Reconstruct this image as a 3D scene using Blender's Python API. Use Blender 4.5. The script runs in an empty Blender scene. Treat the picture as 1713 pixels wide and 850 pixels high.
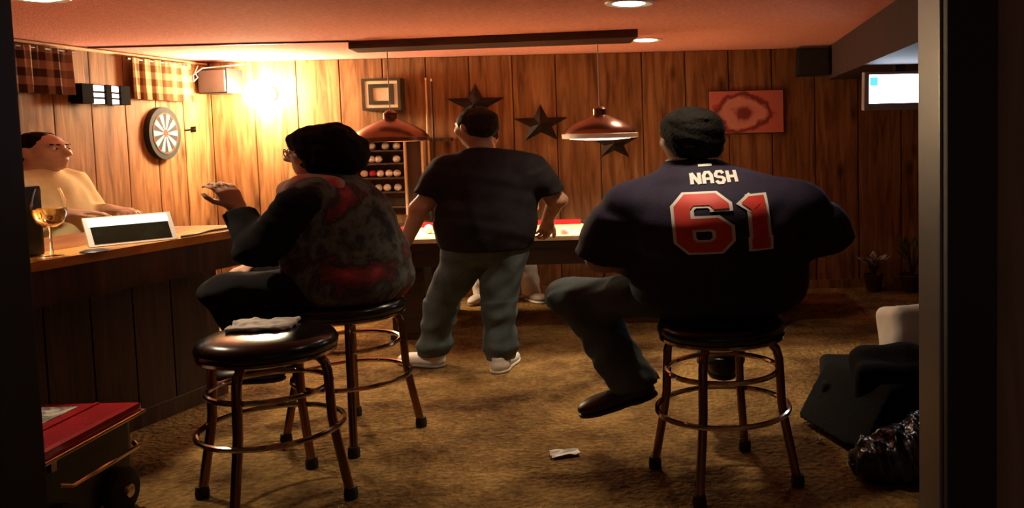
import bpy, bmesh, math, random
import numpy as np
from mathutils import Vector, Matrix, Euler
from mathutils.bvhtree import BVHTree

random.seed(7)
scene = bpy.context.scene
COL = scene.collection
R = math.radians

# ------------------------------------------------------------------ camera, light, exposure
PITCH, ROLL = R(4.0), R(1.37)
cam_data = bpy.data.cameras.new('camera')
cam = bpy.data.objects.new('camera', cam_data)
COL.objects.link(cam)
fw = Vector((0, math.cos(PITCH), -math.sin(PITCH)))
r0 = Vector((1, 0, 0)); u0 = r0.cross(fw)
rr = r0 * math.cos(ROLL) - u0 * math.sin(ROLL)
uu = u0 * math.cos(ROLL) + r0 * math.sin(ROLL)
cam.matrix_world = Matrix(((rr.x, uu.x, -fw.x, 0), (rr.y, uu.y, -fw.y, 0), (rr.z, uu.z, -fw.z, 1.3365), (0, 0, 0, 1)))
cam_data.sensor_fit = 'HORIZONTAL'
cam_data.sensor_width = 36.0
cam_data.lens = 36.0 * 1454 / 1713
cam_data.shift_x = -(1100 - 856.5) / 1713
cam_data.shift_y = (319 - 425) / 1713
cam_data.clip_start = 0.02
scene.camera = cam

world = bpy.data.worlds.new('world')
scene.world = world
world.use_nodes = True
world.node_tree.nodes['Background'].inputs[0].default_value = (0.9, 0.6, 0.45, 1)
world.node_tree.nodes['Background'].inputs[1].default_value = 0.055
scene.view_settings.view_transform = 'Standard'
scene.view_settings.look = 'None'
scene.view_settings.gamma = 1.0
scene.view_settings.use_curve_mapping = False
scene.view_settings.exposure = 0.5

E_BULB, E_SPOT, E_PEND = 34.0, 62.0, 75.0

# room measures.  The photograph shows everything about a third lower than its width
# would make it; plan lengths are KP and heights KZ of everyday metres.
KP, KZ = 1.25, 0.825
CEIL = 1.97
YB = 7.11            # back wall


# ------------------------------------------------------------------ helpers
def tag(o, label=None, cat=None, group=None, kind=None):
    if label: o['label'] = label
    if cat: o['category'] = cat
    if group: o['group'] = group
    if kind: o['kind'] = kind
    return o


def empty(name, loc, label=None, cat=None, group=None, rotz=0.0):
    o = bpy.data.objects.new(name, None)
    o.empty_display_size = 0.05
    COL.objects.link(o)
    o.location = loc
    o.rotation_euler = (0, 0, rotz)
    return tag(o, label, cat, group)


def wloc(o):
    v = Vector((0, 0, 0))
    while o is not None:
        v = v + Vector(o.location); o = o.parent
    return v


def link_mesh(name, me, mat, parent=None, loc=None, smooth=False):
    o = bpy.data.objects.new(name, me)
    COL.objects.link(o)
    if mat is not None and len(me.materials) == 0:
        me.materials.append(mat)
    if smooth and len(me.polygons):
        me.polygons.foreach_set('use_smooth', [True] * len(me.polygons))
    if parent is not None: o.parent = parent
    if loc is not None: o.location = loc
    return o


class MB:
    """collects shapes; build() links them as one mesh object"""
    def __init__(s): s.v = []; s.f = []

    def add(s, vs, fs):
        n = len(s.v); s.v += [tuple(p) for p in vs]; s.f += [tuple(i + n for i in f) for f in fs]; return s

    def box(s, a, b, rot=None, bev=0.0, piv=None):
        (x0, y0, z0), (x1, y1, z1) = a, b
        if bev > 0:
            bm = bmesh.new(); bmesh.ops.create_cube(bm, size=1)
            for v in bm.verts:
                v.co = Vector(((x0 + x1) / 2 + v.co.x * (x1 - x0), (y0 + y1) / 2 + v.co.y * (y1 - y0), (z0 + z1) / 2 + v.co.z * (z1 - z0)))
            bmesh.ops.bevel(bm, geom=list(bm.edges), offset=bev, segments=2, affect='EDGES', profile=0.7)
            bm.verts.index_update()
            vs = [v.co.copy() for v in bm.verts]; fs = [[v.index for v in f.verts] for f in bm.faces]; bm.free()
        else:
            vs = [Vector(p) for p in ((x0, y0, z0), (x1, y0, z0), (x1, y1, z0), (x0, y1, z0), (x0, y0, z1), (x1, y0, z1), (x1, y1, z1), (x0, y1, z1))]
            fs = [(0, 3, 2, 1), (4, 5, 6, 7), (0, 1, 5, 4), (1, 2, 6, 5), (2, 3, 7, 6), (3, 0, 4, 7)]
        if rot is not None:
            c = Vector(piv) if piv is not None else Vector(((x0 + x1) / 2, (y0 + y1) / 2, (z0 + z1) / 2))
            m = Euler(rot).to_matrix()
            vs = [m @ (p - c) + c for p in vs]
        return s.add(vs, fs)

    def tube(s, path, r, n=10, closed=False, cap=True):
        P = [Vector(p) for p in path]; m = len(P)
        rs = r if isinstance(r, (list, tuple)) else [r] * m
        vs = []; fs = []; up = None
        for i, p in enumerate(P):
            if closed: t = P[(i + 1) % m] - P[i - 1]
            else: t = P[min(i + 1, m - 1)] - P[max(i - 1, 0)]
            t.normalize()
            if up is None:
                a = Vector((0, 0, 1)) if abs(t.z) < .9 else Vector((1, 0, 0))
                up = (a - t * a.dot(t)).normalized()
            else:
                up = (up - t * up.dot(t)).normalized()
            b = t.cross(up)
            for k in range(n):
                q = 2 * math.pi * k / n
                vs.append(p + (up * math.cos(q) + b * math.sin(q)) * rs[i])
        for i in range(m if closed else m - 1):
            j = (i + 1) % m
            for k in range(n):
                l = (k + 1) % n
                fs.append((i * n + k, i * n + l, j * n + l, j * n + k))
        if cap and not closed:
            fs.append(tuple(range(n - 1, -1, -1))); fs.append(tuple((m - 1) * n + k for k in range(n)))
        return s.add(vs, fs)

    def lathe(s, prof, c=(0, 0, 0), n=32, axis='z'):
        vs = []; fs = []; m = len(prof)
        for (r, h) in prof:
            for k in range(n):
                q = 2 * math.pi * k / n
                a, b = r * math.cos(q), r * math.sin(q)
                p = (a, b, h) if axis == 'z' else ((h, a, b) if axis == 'x' else (b, h, a))
                vs.append((c[0] + p[0], c[1] + p[1], c[2] + p[2]))
        for i in range(m - 1):
            for k in range(n):
                l = (k + 1) % n
                fs.append((i * n + k, i * n + l, (i + 1) * n + l, (i + 1) * n + k))
        if prof[0][0] > 1e-6: fs.append(tuple(range(n - 1, -1, -1)))
        if prof[-1][0] > 1e-6: fs.append(tuple((m - 1) * n + k for k in range(n)))
        return s.add(vs, fs)

    def prism(s, poly, z0, z1):
        n = len(poly)
        vs = [(x, y, z0) for x, y in poly] + [(x, y, z1) for x, y in poly]
        fs = [tuple(range(n - 1, -1, -1)), tuple(range(n, 2 * n))]
        for i in range(n):
            j = (i + 1) % n
            fs.append((i, j, n + j, n + i))
        return s.add(vs, fs)

    def mesh(s, name):
        me = bpy.data.meshes.new(name)
        me.from_pydata([tuple(v) for v in s.v], [], s.f)
        bm = bmesh.new(); bm.from_mesh(me)
        bmesh.ops.remove_doubles(bm, verts=bm.verts, dist=1e-6)
        bmesh.ops.recalc_face_normals(bm, faces=bm.faces)
        bm.to_mesh(me); bm.free(); me.update()
        return me

    def build(s, name, mat, parent=None, smooth=False, world_coords=True, auto=None):
        """vertices in world coordinates; shifted into the parent's frame"""
        if parent is not None and world_coords:
            o = wloc(parent); s.v = [(p[0] - o.x, p[1] - o.y, p[2] - o.z) for p in s.v]
        me = s.mesh(name)
        ob = link_mesh(name, me, mat, parent, smooth=smooth)
        if smooth:
            try: me.set_sharp_from_angle(angle=R(auto or 40))
            except Exception: pass
        return ob


def copy_tree(o, parent=None):
    c = o.copy(); COL.objects.link(c); c.parent = parent
    for ch in o.children: copy_tree(ch, c)
    return c


# ------------------------------------------------------------------ materials
def nodes(name):
    m = bpy.data.materials.new(name); m.use_nodes = True
    nt = m.node_tree; b = nt.nodes['Principled BSDF']
    return m, nt, b


def N(nt, t, **kw):
    n = nt.nodes.new(t)
    for k, v in kw.items():
        if k.startswith('i_'): n.inputs[k[2:].replace('_', ' ')].default_value = v
        else: setattr(n, k, v)
    return n


def plain(name, col, rough=.6, metal=0.0, spec=.5, var=0.08, scale=8.0, bump=0.0, bscale=60.0, emit=None, estr=0.0, coat=0.0):
    m, nt, b = nodes(name)
    L = nt.links.new
    tc = N(nt, 'ShaderNodeTexCoord')
    nz = N(nt, 'ShaderNodeTexNoise'); nz.inputs['Scale'].default_value = scale; nz.inputs['Detail'].default_value = 3
    L(tc.outputs['Object'], nz.inputs['Vector'])
    cr = N(nt, 'ShaderNodeValToRGB')
    c0 = [max(0, c * (1 - var)) for c in col[:3]] + [1]; c1 = [min(1, c * (1 + var)) for c in col[:3]] + [1]
    cr.color_ramp.elements[0].position = .3; cr.color_ramp.elements[1].position = .7
    cr.color_ramp.elements[0].color = c0; cr.color_ramp.elements[1].color = c1
    L(nz.outputs['Fac'], cr.inputs['Fac']); L(cr.outputs['Color'], b.inputs['Base Color'])
    b.inputs['Roughness'].default_value = rough; b.inputs['Metallic'].default_value = metal
    b.inputs['Specular IOR Level'].default_value = spec
    if coat: b.inputs['Coat Weight'].default_value = coat; b.inputs['Coat Roughness'].default_value = .1
    if bump:
        n2 = N(nt, 'ShaderNodeTexNoise'); n2.inputs['Scale'].default_value = bscale; n2.inputs['Detail'].default_value = 4
        L(tc.outputs['Object'], n2.inputs['Vector'])
        bp = N(nt, 'ShaderNodeBump'); bp.inputs['Strength'].default_value = bump; bp.inputs['Distance'].default_value = .02
        L(n2.outputs['Fac'], bp.inputs['Height']); L(bp.outputs['Normal'], b.inputs['Normal'])
    if emit:
        b.inputs['Emission Color'].default_value = (*emit, 1); b.inputs['Emission Strength'].default_value = estr
    return m


def wood(name, dark, mid, light, rough=.45, axis='z', scale=1.0, knots=True, rnd=.35, spec=.5):
    m, nt, b = nodes(name); L = nt.links.new
    tc = N(nt, 'ShaderNodeTexCoord'); oi = N(nt, 'ShaderNodeObjectInfo')
    off = N(nt, 'ShaderNodeVectorMath', operation='SCALE'); off.inputs[0].default_value = (13.7, 7.3, 29.1)
    L(oi.outputs['Random'], off.inputs['Scale'])
    ad = N(nt, 'ShaderNodeVectorMath', operation='ADD')
    L(tc.outputs['Object'], ad.inputs[0]); L(off.outputs[0], ad.inputs[1])
    mp = N(nt, 'ShaderNodeMapping')
    s = {'z': (9, 9, .9), 'x': (.9, 9, 9), 'y': (9, .9, 9)}[axis]
    mp.inputs['Scale'].default_value = [q * scale for q in s]
    L(ad.outputs[0], mp.inputs['Vector'])
    n1 = N(nt, 'ShaderNodeTexNoise'); n1.inputs['Scale'].default_value = 2.2; n1.inputs['Detail'].default_value = 6; n1.inputs['Distortion'].default_value = .8
    L(mp.outputs[0], n1.inputs['Vector'])
    cr = N(nt, 'ShaderNodeValToRGB')
    e = cr.color_ramp.elements; e[0].position = .3; e[0].color = (*dark, 1); e[1].position = .68; e[1].color = (*light, 1)
    q = e.new(.5); q.color = (*mid, 1)
    L(n1.outputs['Fac'], cr.inputs['Fac'])
    # plank to plank difference
    hsv = N(nt, 'ShaderNodeHueSaturation')
    mr = N(nt, 'ShaderNodeMapRange'); mr.inputs['To Min'].default_value = 1 - rnd; mr.inputs['To Max'].default_value = 1 + rnd * .6
    L(oi.outputs['Random'], mr.inputs['Value']); L(mr.outputs[0], hsv.inputs['Value']); L(cr.outputs['Color'], hsv.inputs['Color'])
    last = hsv.outputs['Color']
    if knots:
        mk = N(nt, 'ShaderNodeMapping'); mk.inputs['Scale'].default_value = {'z': (3.2, 3.2, 1.3), 'x': (1.3, 3, 3), 'y': (3, 1.3, 3)}[axis]
        L(ad.outputs[0], mk.inputs['Vector'])
        vo = N(nt, 'ShaderNodeTexVoronoi'); vo.inputs['Scale'].default_value = 1.6; L(mk.outputs[0], vo.inputs['Vector'])
        kr = N(nt, 'ShaderNodeValToRGB'); kr.color_ramp.elements[0].position = .05; kr.color_ramp.elements[1].position = .2
        kr.color_ramp.elements[0].color = (.25, .18, .14, 1); kr.color_ramp.elements[1].color = (1, 1, 1, 1)
        L(vo.outputs['Distance'], kr.inputs['Fac'])
        mx = N(nt, 'ShaderNodeMixRGB', blend_type='MULTIPLY'); mx.inputs[0].default_value = .85
        L(last, mx.inputs[1]); L(kr.outputs['Color'], mx.inputs[2]); last = mx.outputs[0]
    L(last, b.inputs['Base Color'])
    b.inputs['Roughness'].default_value = rough; b.inputs['Specular IOR Level'].default_value = spec
    bp = N(nt, 'ShaderNodeBump'); bp.inputs['Strength'].default_value = .25; bp.inputs['Distance'].default_value = .01
    L(n1.outputs['Fac'], bp.inputs['Height']); L(bp.outputs['Normal'], b.inputs['Normal'])
    return m


def carpet_mat():
    m, nt, b = nodes('carpet'); L = nt.links.new
    tc = N(nt, 'ShaderNodeTexCoord')
    n1 = N(nt, 'ShaderNodeTexNoise'); n1.inputs['Scale'].default_value = 1.7; n1.inputs['Detail'].default_value = 5; n1.inputs['Roughness'].default_value = .7
    n2 = N(nt, 'ShaderNodeTexNoise'); n2.inputs['Scale'].default_value = 38; n2.inputs['Detail'].default_value = 4
    L(tc.outputs['Object'], n1.inputs['Vector']); L(tc.outputs['Object'], n2.inputs['Vector'])
    c1 = N(nt, 'ShaderNodeValToRGB'); e = c1.color_ramp.elements
    e[0].position = .36; e[0].color = (.095, .048, .018, 1); e[1].position = .64; e[1].color = (.46, .28, .10, 1)
    L(n1.outputs['Fac'], c1.inputs['Fac'])
    c2 = N(nt, 'ShaderNodeValToRGB'); c2.color_ramp.elements[0].position = .3; c2.color_ramp.elements[1].position = .7
    c2.color_ramp.elements[0].color = (.45, .42, .4, 1)
    L(n2.outputs['Fac'], c2.inputs['Fac'])
    mx = N(nt, 'ShaderNodeMixRGB', blend_type='MULTIPLY'); mx.inputs[0].default_value = .8
    L(c1.outputs[0], mx.inputs[1]); L(c2.outputs[0], mx.inputs[2]); L(mx.outputs[0], b.inputs['Base Color'])
    b.inputs['Roughness'].default_value = 1; b.inputs['Specular IOR Level'].default_value = .05
    bp = N(nt, 'ShaderNodeBump'); bp.inputs['Strength'].default_value = .9; bp.inputs['Distance'].default_value = .03
    L(n2.outputs['Fac'], bp.inputs['Height']); L(bp.outputs['Normal'], b.inputs['Normal'])
    return m


def gingham_mat(name, a, bcol, per):
    m, nt, b = nodes(name); L = nt.links.new
    tc = N(nt, 'ShaderNodeTexCoord'); sp = N(nt, 'ShaderNodeSeparateXYZ'); L(tc.outputs['Object'], sp.inputs[0])
    def stripe(out, p):
        q = N(nt, 'ShaderNodeMath', operation='MULTIPLY'); q.inputs[1].default_value = 2 * math.pi / p; L(out, q.inputs[0])
        s = N(nt, 'ShaderNodeMath', operation='SINE'); L(q.outputs[0], s.inputs[0])
        g = N(nt, 'ShaderNodeMath', operation='GREATER_THAN'); g.inputs[1].default_value = 0; L(s.outputs[0], g.inputs[0])
        h = N(nt, 'ShaderNodeMath', operation='MULTIPLY'); h.inputs[1].default_value = .5; L(g.outputs[0], h.inputs[0])
        return h.outputs[0]
    ad = N(nt, 'ShaderNodeMath', operation='ADD'); L(stripe(sp.outputs['Y'], per * 1.5), ad.inputs[0]); L(stripe(sp.outputs['Z'], per), ad.inputs[1])
    cr = N(nt, 'ShaderNodeValToRGB'); cr.color_ramp.elements[0].color = (*a, 1); cr.color_ramp.elements[1].color = (*bcol, 1)
    L(ad.outputs[0], cr.inputs['Fac']); L(cr.outputs[0], b.inputs['Base Color'])
    b.inputs['Roughness'].default_value = .95; b.inputs['Specular IOR Level'].default_value = .1
    return m


def blotch_mat(name, cols, scale, rough=.9, distort=.5, tight=.06):
    """fabric or print with blotches of several colours"""
    m, nt, b = nodes(name); L = nt.links.new
    tc = N(nt, 'ShaderNodeTexCoord')
    n1 = N(nt, 'ShaderNodeTexNoise'); n1.inputs['Scale'].default_value = scale; n1.inputs['Detail'].default_value = 6; n1.inputs['Roughness'].default_value = .62; n1.inputs['Distortion'].default_value = distort
    L(tc.outputs['Object'], n1.inputs['Vector'])
    cr = N(nt, 'ShaderNodeValToRGB'); e = cr.color_ramp.elements
    pos = [.3 + .4 * i / (len(cols) - 1) for i in range(len(cols))]
    e[0].position = pos[0]; e[0].color = (*cols[0], 1); e[1].position = pos[-1]; e[1].color = (*cols[-1], 1)
    for p, c in zip(pos[1:-1], cols[1:-1]):
        q = e.new(p); q.color = (*c, 1)
    L(n1.outputs['Fac'], cr.inputs['Fac']); L(cr.outputs[0], b.inputs['Base Color'])
    b.inputs['Roughness'].default_value = rough
    return m


def glass_mat(name, col=(1, 1, 1), rough=.02):
    m, nt, b = nodes(name)
    b.inputs['Base Color'].default_value = (*col, 1); b.inputs['Roughness'].default_value = rough
    b.inputs['Transmission Weight'].default_value = 1.0; b.inputs['IOR'].default_value = 1.3
    return m


M = dict(
    pine=wood('pine_panelling', (.115, .042, .014), (.25, .105, .036), (.35, .165, .065), .7, 'z', 1.0, True, .16, .2),
    barwood=wood('bar_top_wood', (.42, .17, .035), (.62, .28, .06), (.75, .38, .1), .22, 'y', 1.0, False, .1),
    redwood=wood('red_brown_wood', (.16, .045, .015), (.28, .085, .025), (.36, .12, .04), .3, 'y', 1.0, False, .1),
    darkwood=wood('dark_wood', (.025, .01, .005), (.05, .02, .009), (.08, .034, .014), .5, 'z', 1.0, False, .15),
    darkwoodx=wood('dark_wood_long', (.03, .012, .006), (.055, .022, .01), (.085, .036, .016), .5, 'x', 1.0, False, .15),
    carpet=carpet_mat(),
    ceiling=plain('ceiling_red_bounce', (.95, .39, .315), .95, spec=.05, var=.12, scale=40, bump=.5, bscale=120),  # red of light bounced off carpet and wood is put into this colour
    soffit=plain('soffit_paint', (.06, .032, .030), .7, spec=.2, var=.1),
    matte=plain('matte_black', (.008, .007, .006), .95, spec=.05, var=.1),
    black=plain('black_plastic', (.012, .012, .013), .4, var=.1),
    vinyl=plain('black_vinyl', (.007, .007, .007), .24, var=.1, coat=.1),
    chrome=plain('chrome', (.62, .50, .42), .14, metal=1.0, var=.04),
    legmetal=plain('leg_metal', (.24, .125, .08), .25, metal=1.0, var=.1),
    rubber=plain('rubber', (.02, .016, .014), .8),
    white=plain('white_paint', (.8, .77, .72), .5, var=.04),
    cream=plain('cream_card', (.72, .66, .48), .8, var=.06),
    skin=plain('skin', (.46, .24, .155), .55, spec=.35, var=.08, scale=14),
    skin_pale=plain('skin_pale', (.62, .37, .25), .5, spec=.35, var=.08, scale=14),
    hair=plain('dark_hair', (.009, .007, .006), .8, spec=.1, var=.3, scale=60, bump=.3, bscale=90),
    hairbrown=plain('brown_hair', (.022, .013, .009), .75, spec=.15, var=.3, scale=60, bump=.6, bscale=90),
    navy=plain('navy_jersey', (.026, .019, .044), .8, spec=.25, var=.15, scale=20, bump=.15, bscale=200),
    blackshirt=plain('black_cotton', (.016, .013, .017), .9, spec=.2, var=.2, scale=20, bump=.2, bscale=200),
    denim=plain('blue_denim', (.075, .095, .10), .9, spec=.15, var=.3, scale=9, bump=.2, bscale=250),
    yellow=plain('yellow_shirt', (.72, .56, .28), .85, spec=.2, var=.1, scale=10),
    grey=plain('grey_shirt', (.30, .29, .31), .9, var=.1),
    paleslacks=plain('pale_trousers', (.62, .60, .56), .9, var=.08),
    blackcloth=plain('black_cloth', (.011, .010, .011), .95, spec=.15, var=.2),
    jacket=blotch_mat('patterned_jacket', [(.01, .01, .011), (.02, .022, .02), (.13, .135, .11), (.03, .026, .024), (.26, .03, .035), (.5, .07, .055)], 4.5),
    shoewhite=plain('white_leather', (.72, .68, .62), .6, var=.08),
    shoegrey=plain('grey_sole', (.25, .22, .20), .8),
    shoeblack=plain('black_leather', (.014, .010, .009), .4, var=.2),
    numred=plain('red_twill', (.70, .045, .03), .6, var=.1),
    numwhite=plain('white_twill', (.80, .76, .72), .6, var=.05),
    felt=plain('tan_felt', (.70, .54, .34), .95, spec=.05, var=.06, scale=30),
    feltred=plain('red_felt', (.62, .02, .025), .9, spec=.1, var=.06),
    tabledark=wood('table_wood', (.012, .006, .004), (.024, .011, .006), (.038, .018, .009), .35, 'x', 1.0, False, .1),
    copper=plain('bronze_shade', (.24, .11, .07), .25, metal=.8, var=.1),
    enamel=plain('white_enamel', (.9, .86, .78), .4, var=.03),
    starmetal=plain('dark_star_metal', (.05, .04, .035), .3, metal=.7, var=.3, scale=12),
    framedark=plain('green_black_frame', (.045, .04, .022), .4, var=.2),
    speakergrey=plain('speaker_cloth', (.13, .10, .09), .9, var=.1, bump=.4, bscale=300),
    tvplastic=plain('silver_plastic', (.33, .29, .29), .4, var=.05),
    greytrim=plain('grey_trim', (.16, .145, .135), .33, spec=.6, var=.1),
    blacktrim=plain('black_trim', (.012, .010, .010), .6, var=.1),
    hallpanel=wood('hall_panel', (.2, .12, .085), (.28, .17, .12), (.34, .21, .15), .6, 'z', 1.0, False, .1),
    leather=plain('black_leather_chair', (.0035, .003, .003), .9, spec=.15, var=.2, bump=.2, bscale=40),
    redplastic=plain('red_plastic', (.42, .018, .025), .22, var=.12, coat=.4),
    cushion=plain('white_cushion', (.74, .70, .60), .9, var=.05),
    paper=plain('paper', (.80, .78, .72), .8, var=.06),
    pot=plain('dark_pot', (.035, .014, .009), .5),
    leafwhite=plain('pale_leaf', (.48, .40, .34), .8, var=.15),
    leafdark=plain('dark_leaf', (.03, .035, .018), .7, var=.2),
    glass=glass_mat('clear_glass'),
    wine=glass_mat('pale_wine', (.95, .78, .35)),
    cork=plain('dartboard_black', (.02, .017, .015), .9, var=.2),
    dartcream=plain('dartboard_cream', (.62, .55, .42), .9, var=.08),
    dartred=plain('dartboard_red', (.25, .03, .02), .9),
    dartgreen=plain('dartboard_green', (.03, .09, .04), .9),
    ballwhite=plain('white_ball', (.85, .80, .74), .12, var=.02),
    ballred=plain('red_ball', (.5, .03, .03), .12, var=.05),
    cuepale=plain('pale_maple', (.62, .38, .2), .35, var=.1),
    cord=plain('pale_cord', (.55, .42, .34), .5),
    plaid1=gingham_mat('plaid_shaded_curtain', (.34, .2, .14), (.05, .022, .018), .1),  # shaded copy of the lit plaid, the shade put into its colours
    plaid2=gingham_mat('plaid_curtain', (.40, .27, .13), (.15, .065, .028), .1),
    screenwhite=plain('lit_screen', (.1, .1, .1), .2, emit=(.72, .84, 1.0), estr=12.0, var=0),
    screenteal=plain('teal_screen', (.02, .1, .1), .2, emit=(.12, .62, .68), estr=1.0, var=0),
    tabwhite=plain('tablet_bright', (.1, .1, .1), .2, emit=(1.0, .98, .85), estr=1.1, var=0),
    tabdark=plain('tablet_dark', (.012, .016, .010), .15, var=.4, scale=14),
    glow=plain('lamp_glass', (.9, .85, .7), .4, emit=(1.0, .84, .50), estr=190.0, var=0),
    glowdown=plain('downlight_glass', (.9, .85, .7), .4, emit=(1.0, .86, .66), estr=14.0, var=0),
    glowpend=plain('pendant_glass', (.9, .85, .7), .4, emit=(1.0, .84, .62), estr=3.0, var=0),
    glowsconce=plain('sconce_glass', (.9, .85, .8), .4, emit=(1.0, .96, .88), estr=3.0, var=0),
)


def lamp(name, kind, loc, energy, col, parent=None, radius=.05, spot=None, blend=.5, rot=None):
    d = bpy.data.lights.new(name, kind); d.energy = energy; d.color = col
    if kind in ('POINT', 'SPOT'): d.shadow_soft_size = radius
    if kind == 'SPOT': d.spot_size = R(spot); d.spot_blend = blend
    o = bpy.data.objects.new(name, d); COL.objects.link(o)
    if parent is not None:
        o.parent = parent; o.location = Vector(loc) - wloc(parent)
    else: o.location = loc
    if rot: o.rotation_euler = rot
    return o


# ------------------------------------------------------------------ the room
fl = MB().box((-4.2, -1.0, -.05), (4.0, 7.3, 0)).build('floor', M['carpet'])
tag(fl, 'brown mottled shag carpet', kind='structure')
ce = MB().box((-4.2, -1.0, CEIL), (4.0, 7.3, CEIL + .05)).build('ceiling', M['ceiling'])
tag(ce, 'pinkish textured ceiling, reddened by bounce light put into its colour', kind='structure')

# back wall: slab and planks
wb = MB().box((-4.1, YB + .022, 0), (4.0, YB + .12, CEIL)).build('wall_back', M['darkwood'])
tag(wb, 'vertical pine plank wall behind the pool table', kind='structure')
PW = .351
pm = MB().box((.004, 0, 0), (PW - .004, .024, CEIL - .002), bev=.006).mesh('plank')
pm.materials.append(M['pine'])
k0 = int((-3.62 + 1.86) / PW) - 1
for k in range(k0, 16):
    x = -1.86 + PW * k
    o = link_mesh('plank', pm, None, wb); o.location = (x, YB, 0)

# left wall, slightly out of square with the back wall
LA = Vector((-3.783, 5.087, 0)); LB = Vector((-3.632, 7.154, 0))
LD = (LB - LA).normalized(); LN = Vector((LD.y, -LD.x, 0))      # LN points into the room
LANG = math.atan2(LD.y, LD.x)


def lwp(y, z, off=0.0):
    """a point on the left wall at depth y, height z, off metres into the room"""
    t = (y - LA.y) / LD.y
    p = LA + LD * t + LN * off
    return Vector((p.x, p.y, z))


wl = MB().add([lwp(1.2, 0, -.12), lwp(7.12, 0, -.12), lwp(7.12, 0, -.022), lwp(1.2, 0, -.022),
               lwp(1.2, CEIL, -.12), lwp(7.12, CEIL, -.12), lwp(7.12, CEIL, -.022), lwp(1.2, CEIL, -.022)],
              [(0, 3, 2, 1), (4, 5, 6, 7), (0, 1, 5, 4), (1, 2, 6, 5), (2, 3, 7, 6), (3, 0, 4, 7)]).build('wall_left', M['darkwood'])
tag(wl, 'vertical pine plank wall behind the bar', kind='structure')
PL = .33
pm2 = MB().box((.004, -.024, 0), (PL - .004, 0, CEIL - .002), bev=.006).mesh('plank')
pm2.materials.append(M['pine'])
y = 7.10
for k in range(18):
    y -= PL * LD.y
    p = lwp(y, 0)
    o = link_mesh('plank', pm2, None, wl); o.location = p; o.rotation_euler = (0, 0, LANG)
    o.rotation_euler = (0, 0, LANG)
    # plank body lies behind the wall plane
    o.location = p + LN * -.024
# pale moulding where the left wall meets the ceiling
q0, q1 = lwp(1.3, CEIL - .018, .004), lwp(7.1, CEIL - .018, .004)
tag(MB().tube([q0, q1], .011, 6).build('trim_1', M['cuepale']), kind='structure')

wr = MB().box((3.2, 1.3, 0), (3.3, 7.13, CEIL)).build('wall_right', M['pine'])
tag(wr, kind='structure')

# near partition with the opening the view passes through
tag(MB().box((-3.9, 1.2, 0), (-.985, 1.3, CEIL)).build('wall_near_left', M['blacktrim']), kind='structure')
tag(MB().box((.475, 1.212, 0), (3.3, 1.3, CEIL)).build('wall_near_right', M['hallpanel']), kind='structure')
tag(MB().box((-.985, 1.19, 0), (-.953, 1.31, CEIL), bev=.004).build('trim_2', M['blacktrim']), 'dark door jamb', kind='structure')
tag(MB().box((.392, 1.205, 0), (.42, 1.305, CEIL), bev=.004).build('trim_3', M['greytrim']), 'grey door jamb', kind='structure')
tag(MB().box((.396, 1.185, 0), (.466, 1.212, CEIL), bev=.004).build('trim_4', M['blacktrim']), 'black door casing', kind='structure')
# dark strip standing in for the shaded face of a small ceiling step
tag(MB().box((-3.72, 5.765, CEIL - .010), (-2.0, 5.785, CEIL + .01)).build('trim_5', M['darkwoodx']), 'dark strip across the ceiling, painted shade of a small step', kind='structure')
# soffit along the right
sf = MB().prism([(1.405, 7.1), (1.16, 3.2), (1.06, 1.31), (3.19, 1.31), (3.19, 7.1)], 1.71, CEIL - .001)
tag(sf.build('trim_6', M['soffit']), 'dark boxed soffit', kind='structure')
# low skirting of the back wall
tag(MB().box((-3.6, YB - .016, 0), (3.2, YB, .07), bev=.004).build('baseboard_back', M['pine']), kind='structure')


# ------------------------------------------------------------------ bar
def bar():
    A = Vector((-2.72, 2.25)); B = Vector((-2.10, 4.52)); d = (B - A).normalized(); n = Vector((-d.y, d.x))   # n points behind the bar
    root = empty('bar_counter', (A.x, A.y, 0), 'long wooden bar with glossy orange top and dark plank front', 'bar')
    def pt(s, t): p = A + d * s + n * t; return (p.x, p.y)
    Ltot = (B - A).length
    MB().prism([pt(0, 0), pt(Ltot, 0), pt(Ltot + .06, .26), pt(0, .26)], .845, .883).build('front_board', M['barwood'], root)
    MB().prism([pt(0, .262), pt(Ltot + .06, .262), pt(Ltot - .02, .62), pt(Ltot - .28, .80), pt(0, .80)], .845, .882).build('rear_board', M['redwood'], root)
    MB().prism([pt(0, .012), pt(Ltot - .01, .012), pt(Ltot - .01, .04), pt(0, .04)], .70, .845).build('fascia', M['darkwood'], root)
    MB().prism([pt(0, .225), pt(Ltot - .05, .225), pt(Ltot - .05, .6), pt(0, .6)], 0, .845).build('body', M['darkwood'], root)
    w = .22; k = 0
    while (k + 1) * w < Ltot - .03:
        q = MB().prism([pt(k * w + .004, .205), pt((k + 1) * w - .004, .205), pt((k + 1) * w - .004, .226), pt(k * w + .004, .226)], .03, .84)
        q.build('plank', M['barplank'], root); k += 1
    MB().prism([pt(0, .19), pt(Ltot - .05, .19), pt(Ltot - .05, .206), pt(0, .206)], 0, .08).build('kick_board', M['darkwood'], root)
    return pt


M['barplank'] = wood('bar_plank', (.025, .010, .005), (.045, .018, .008), (.065, .027, .012), .5, 'z', 1.0, False, .2)
bar_pt = bar()


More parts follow.
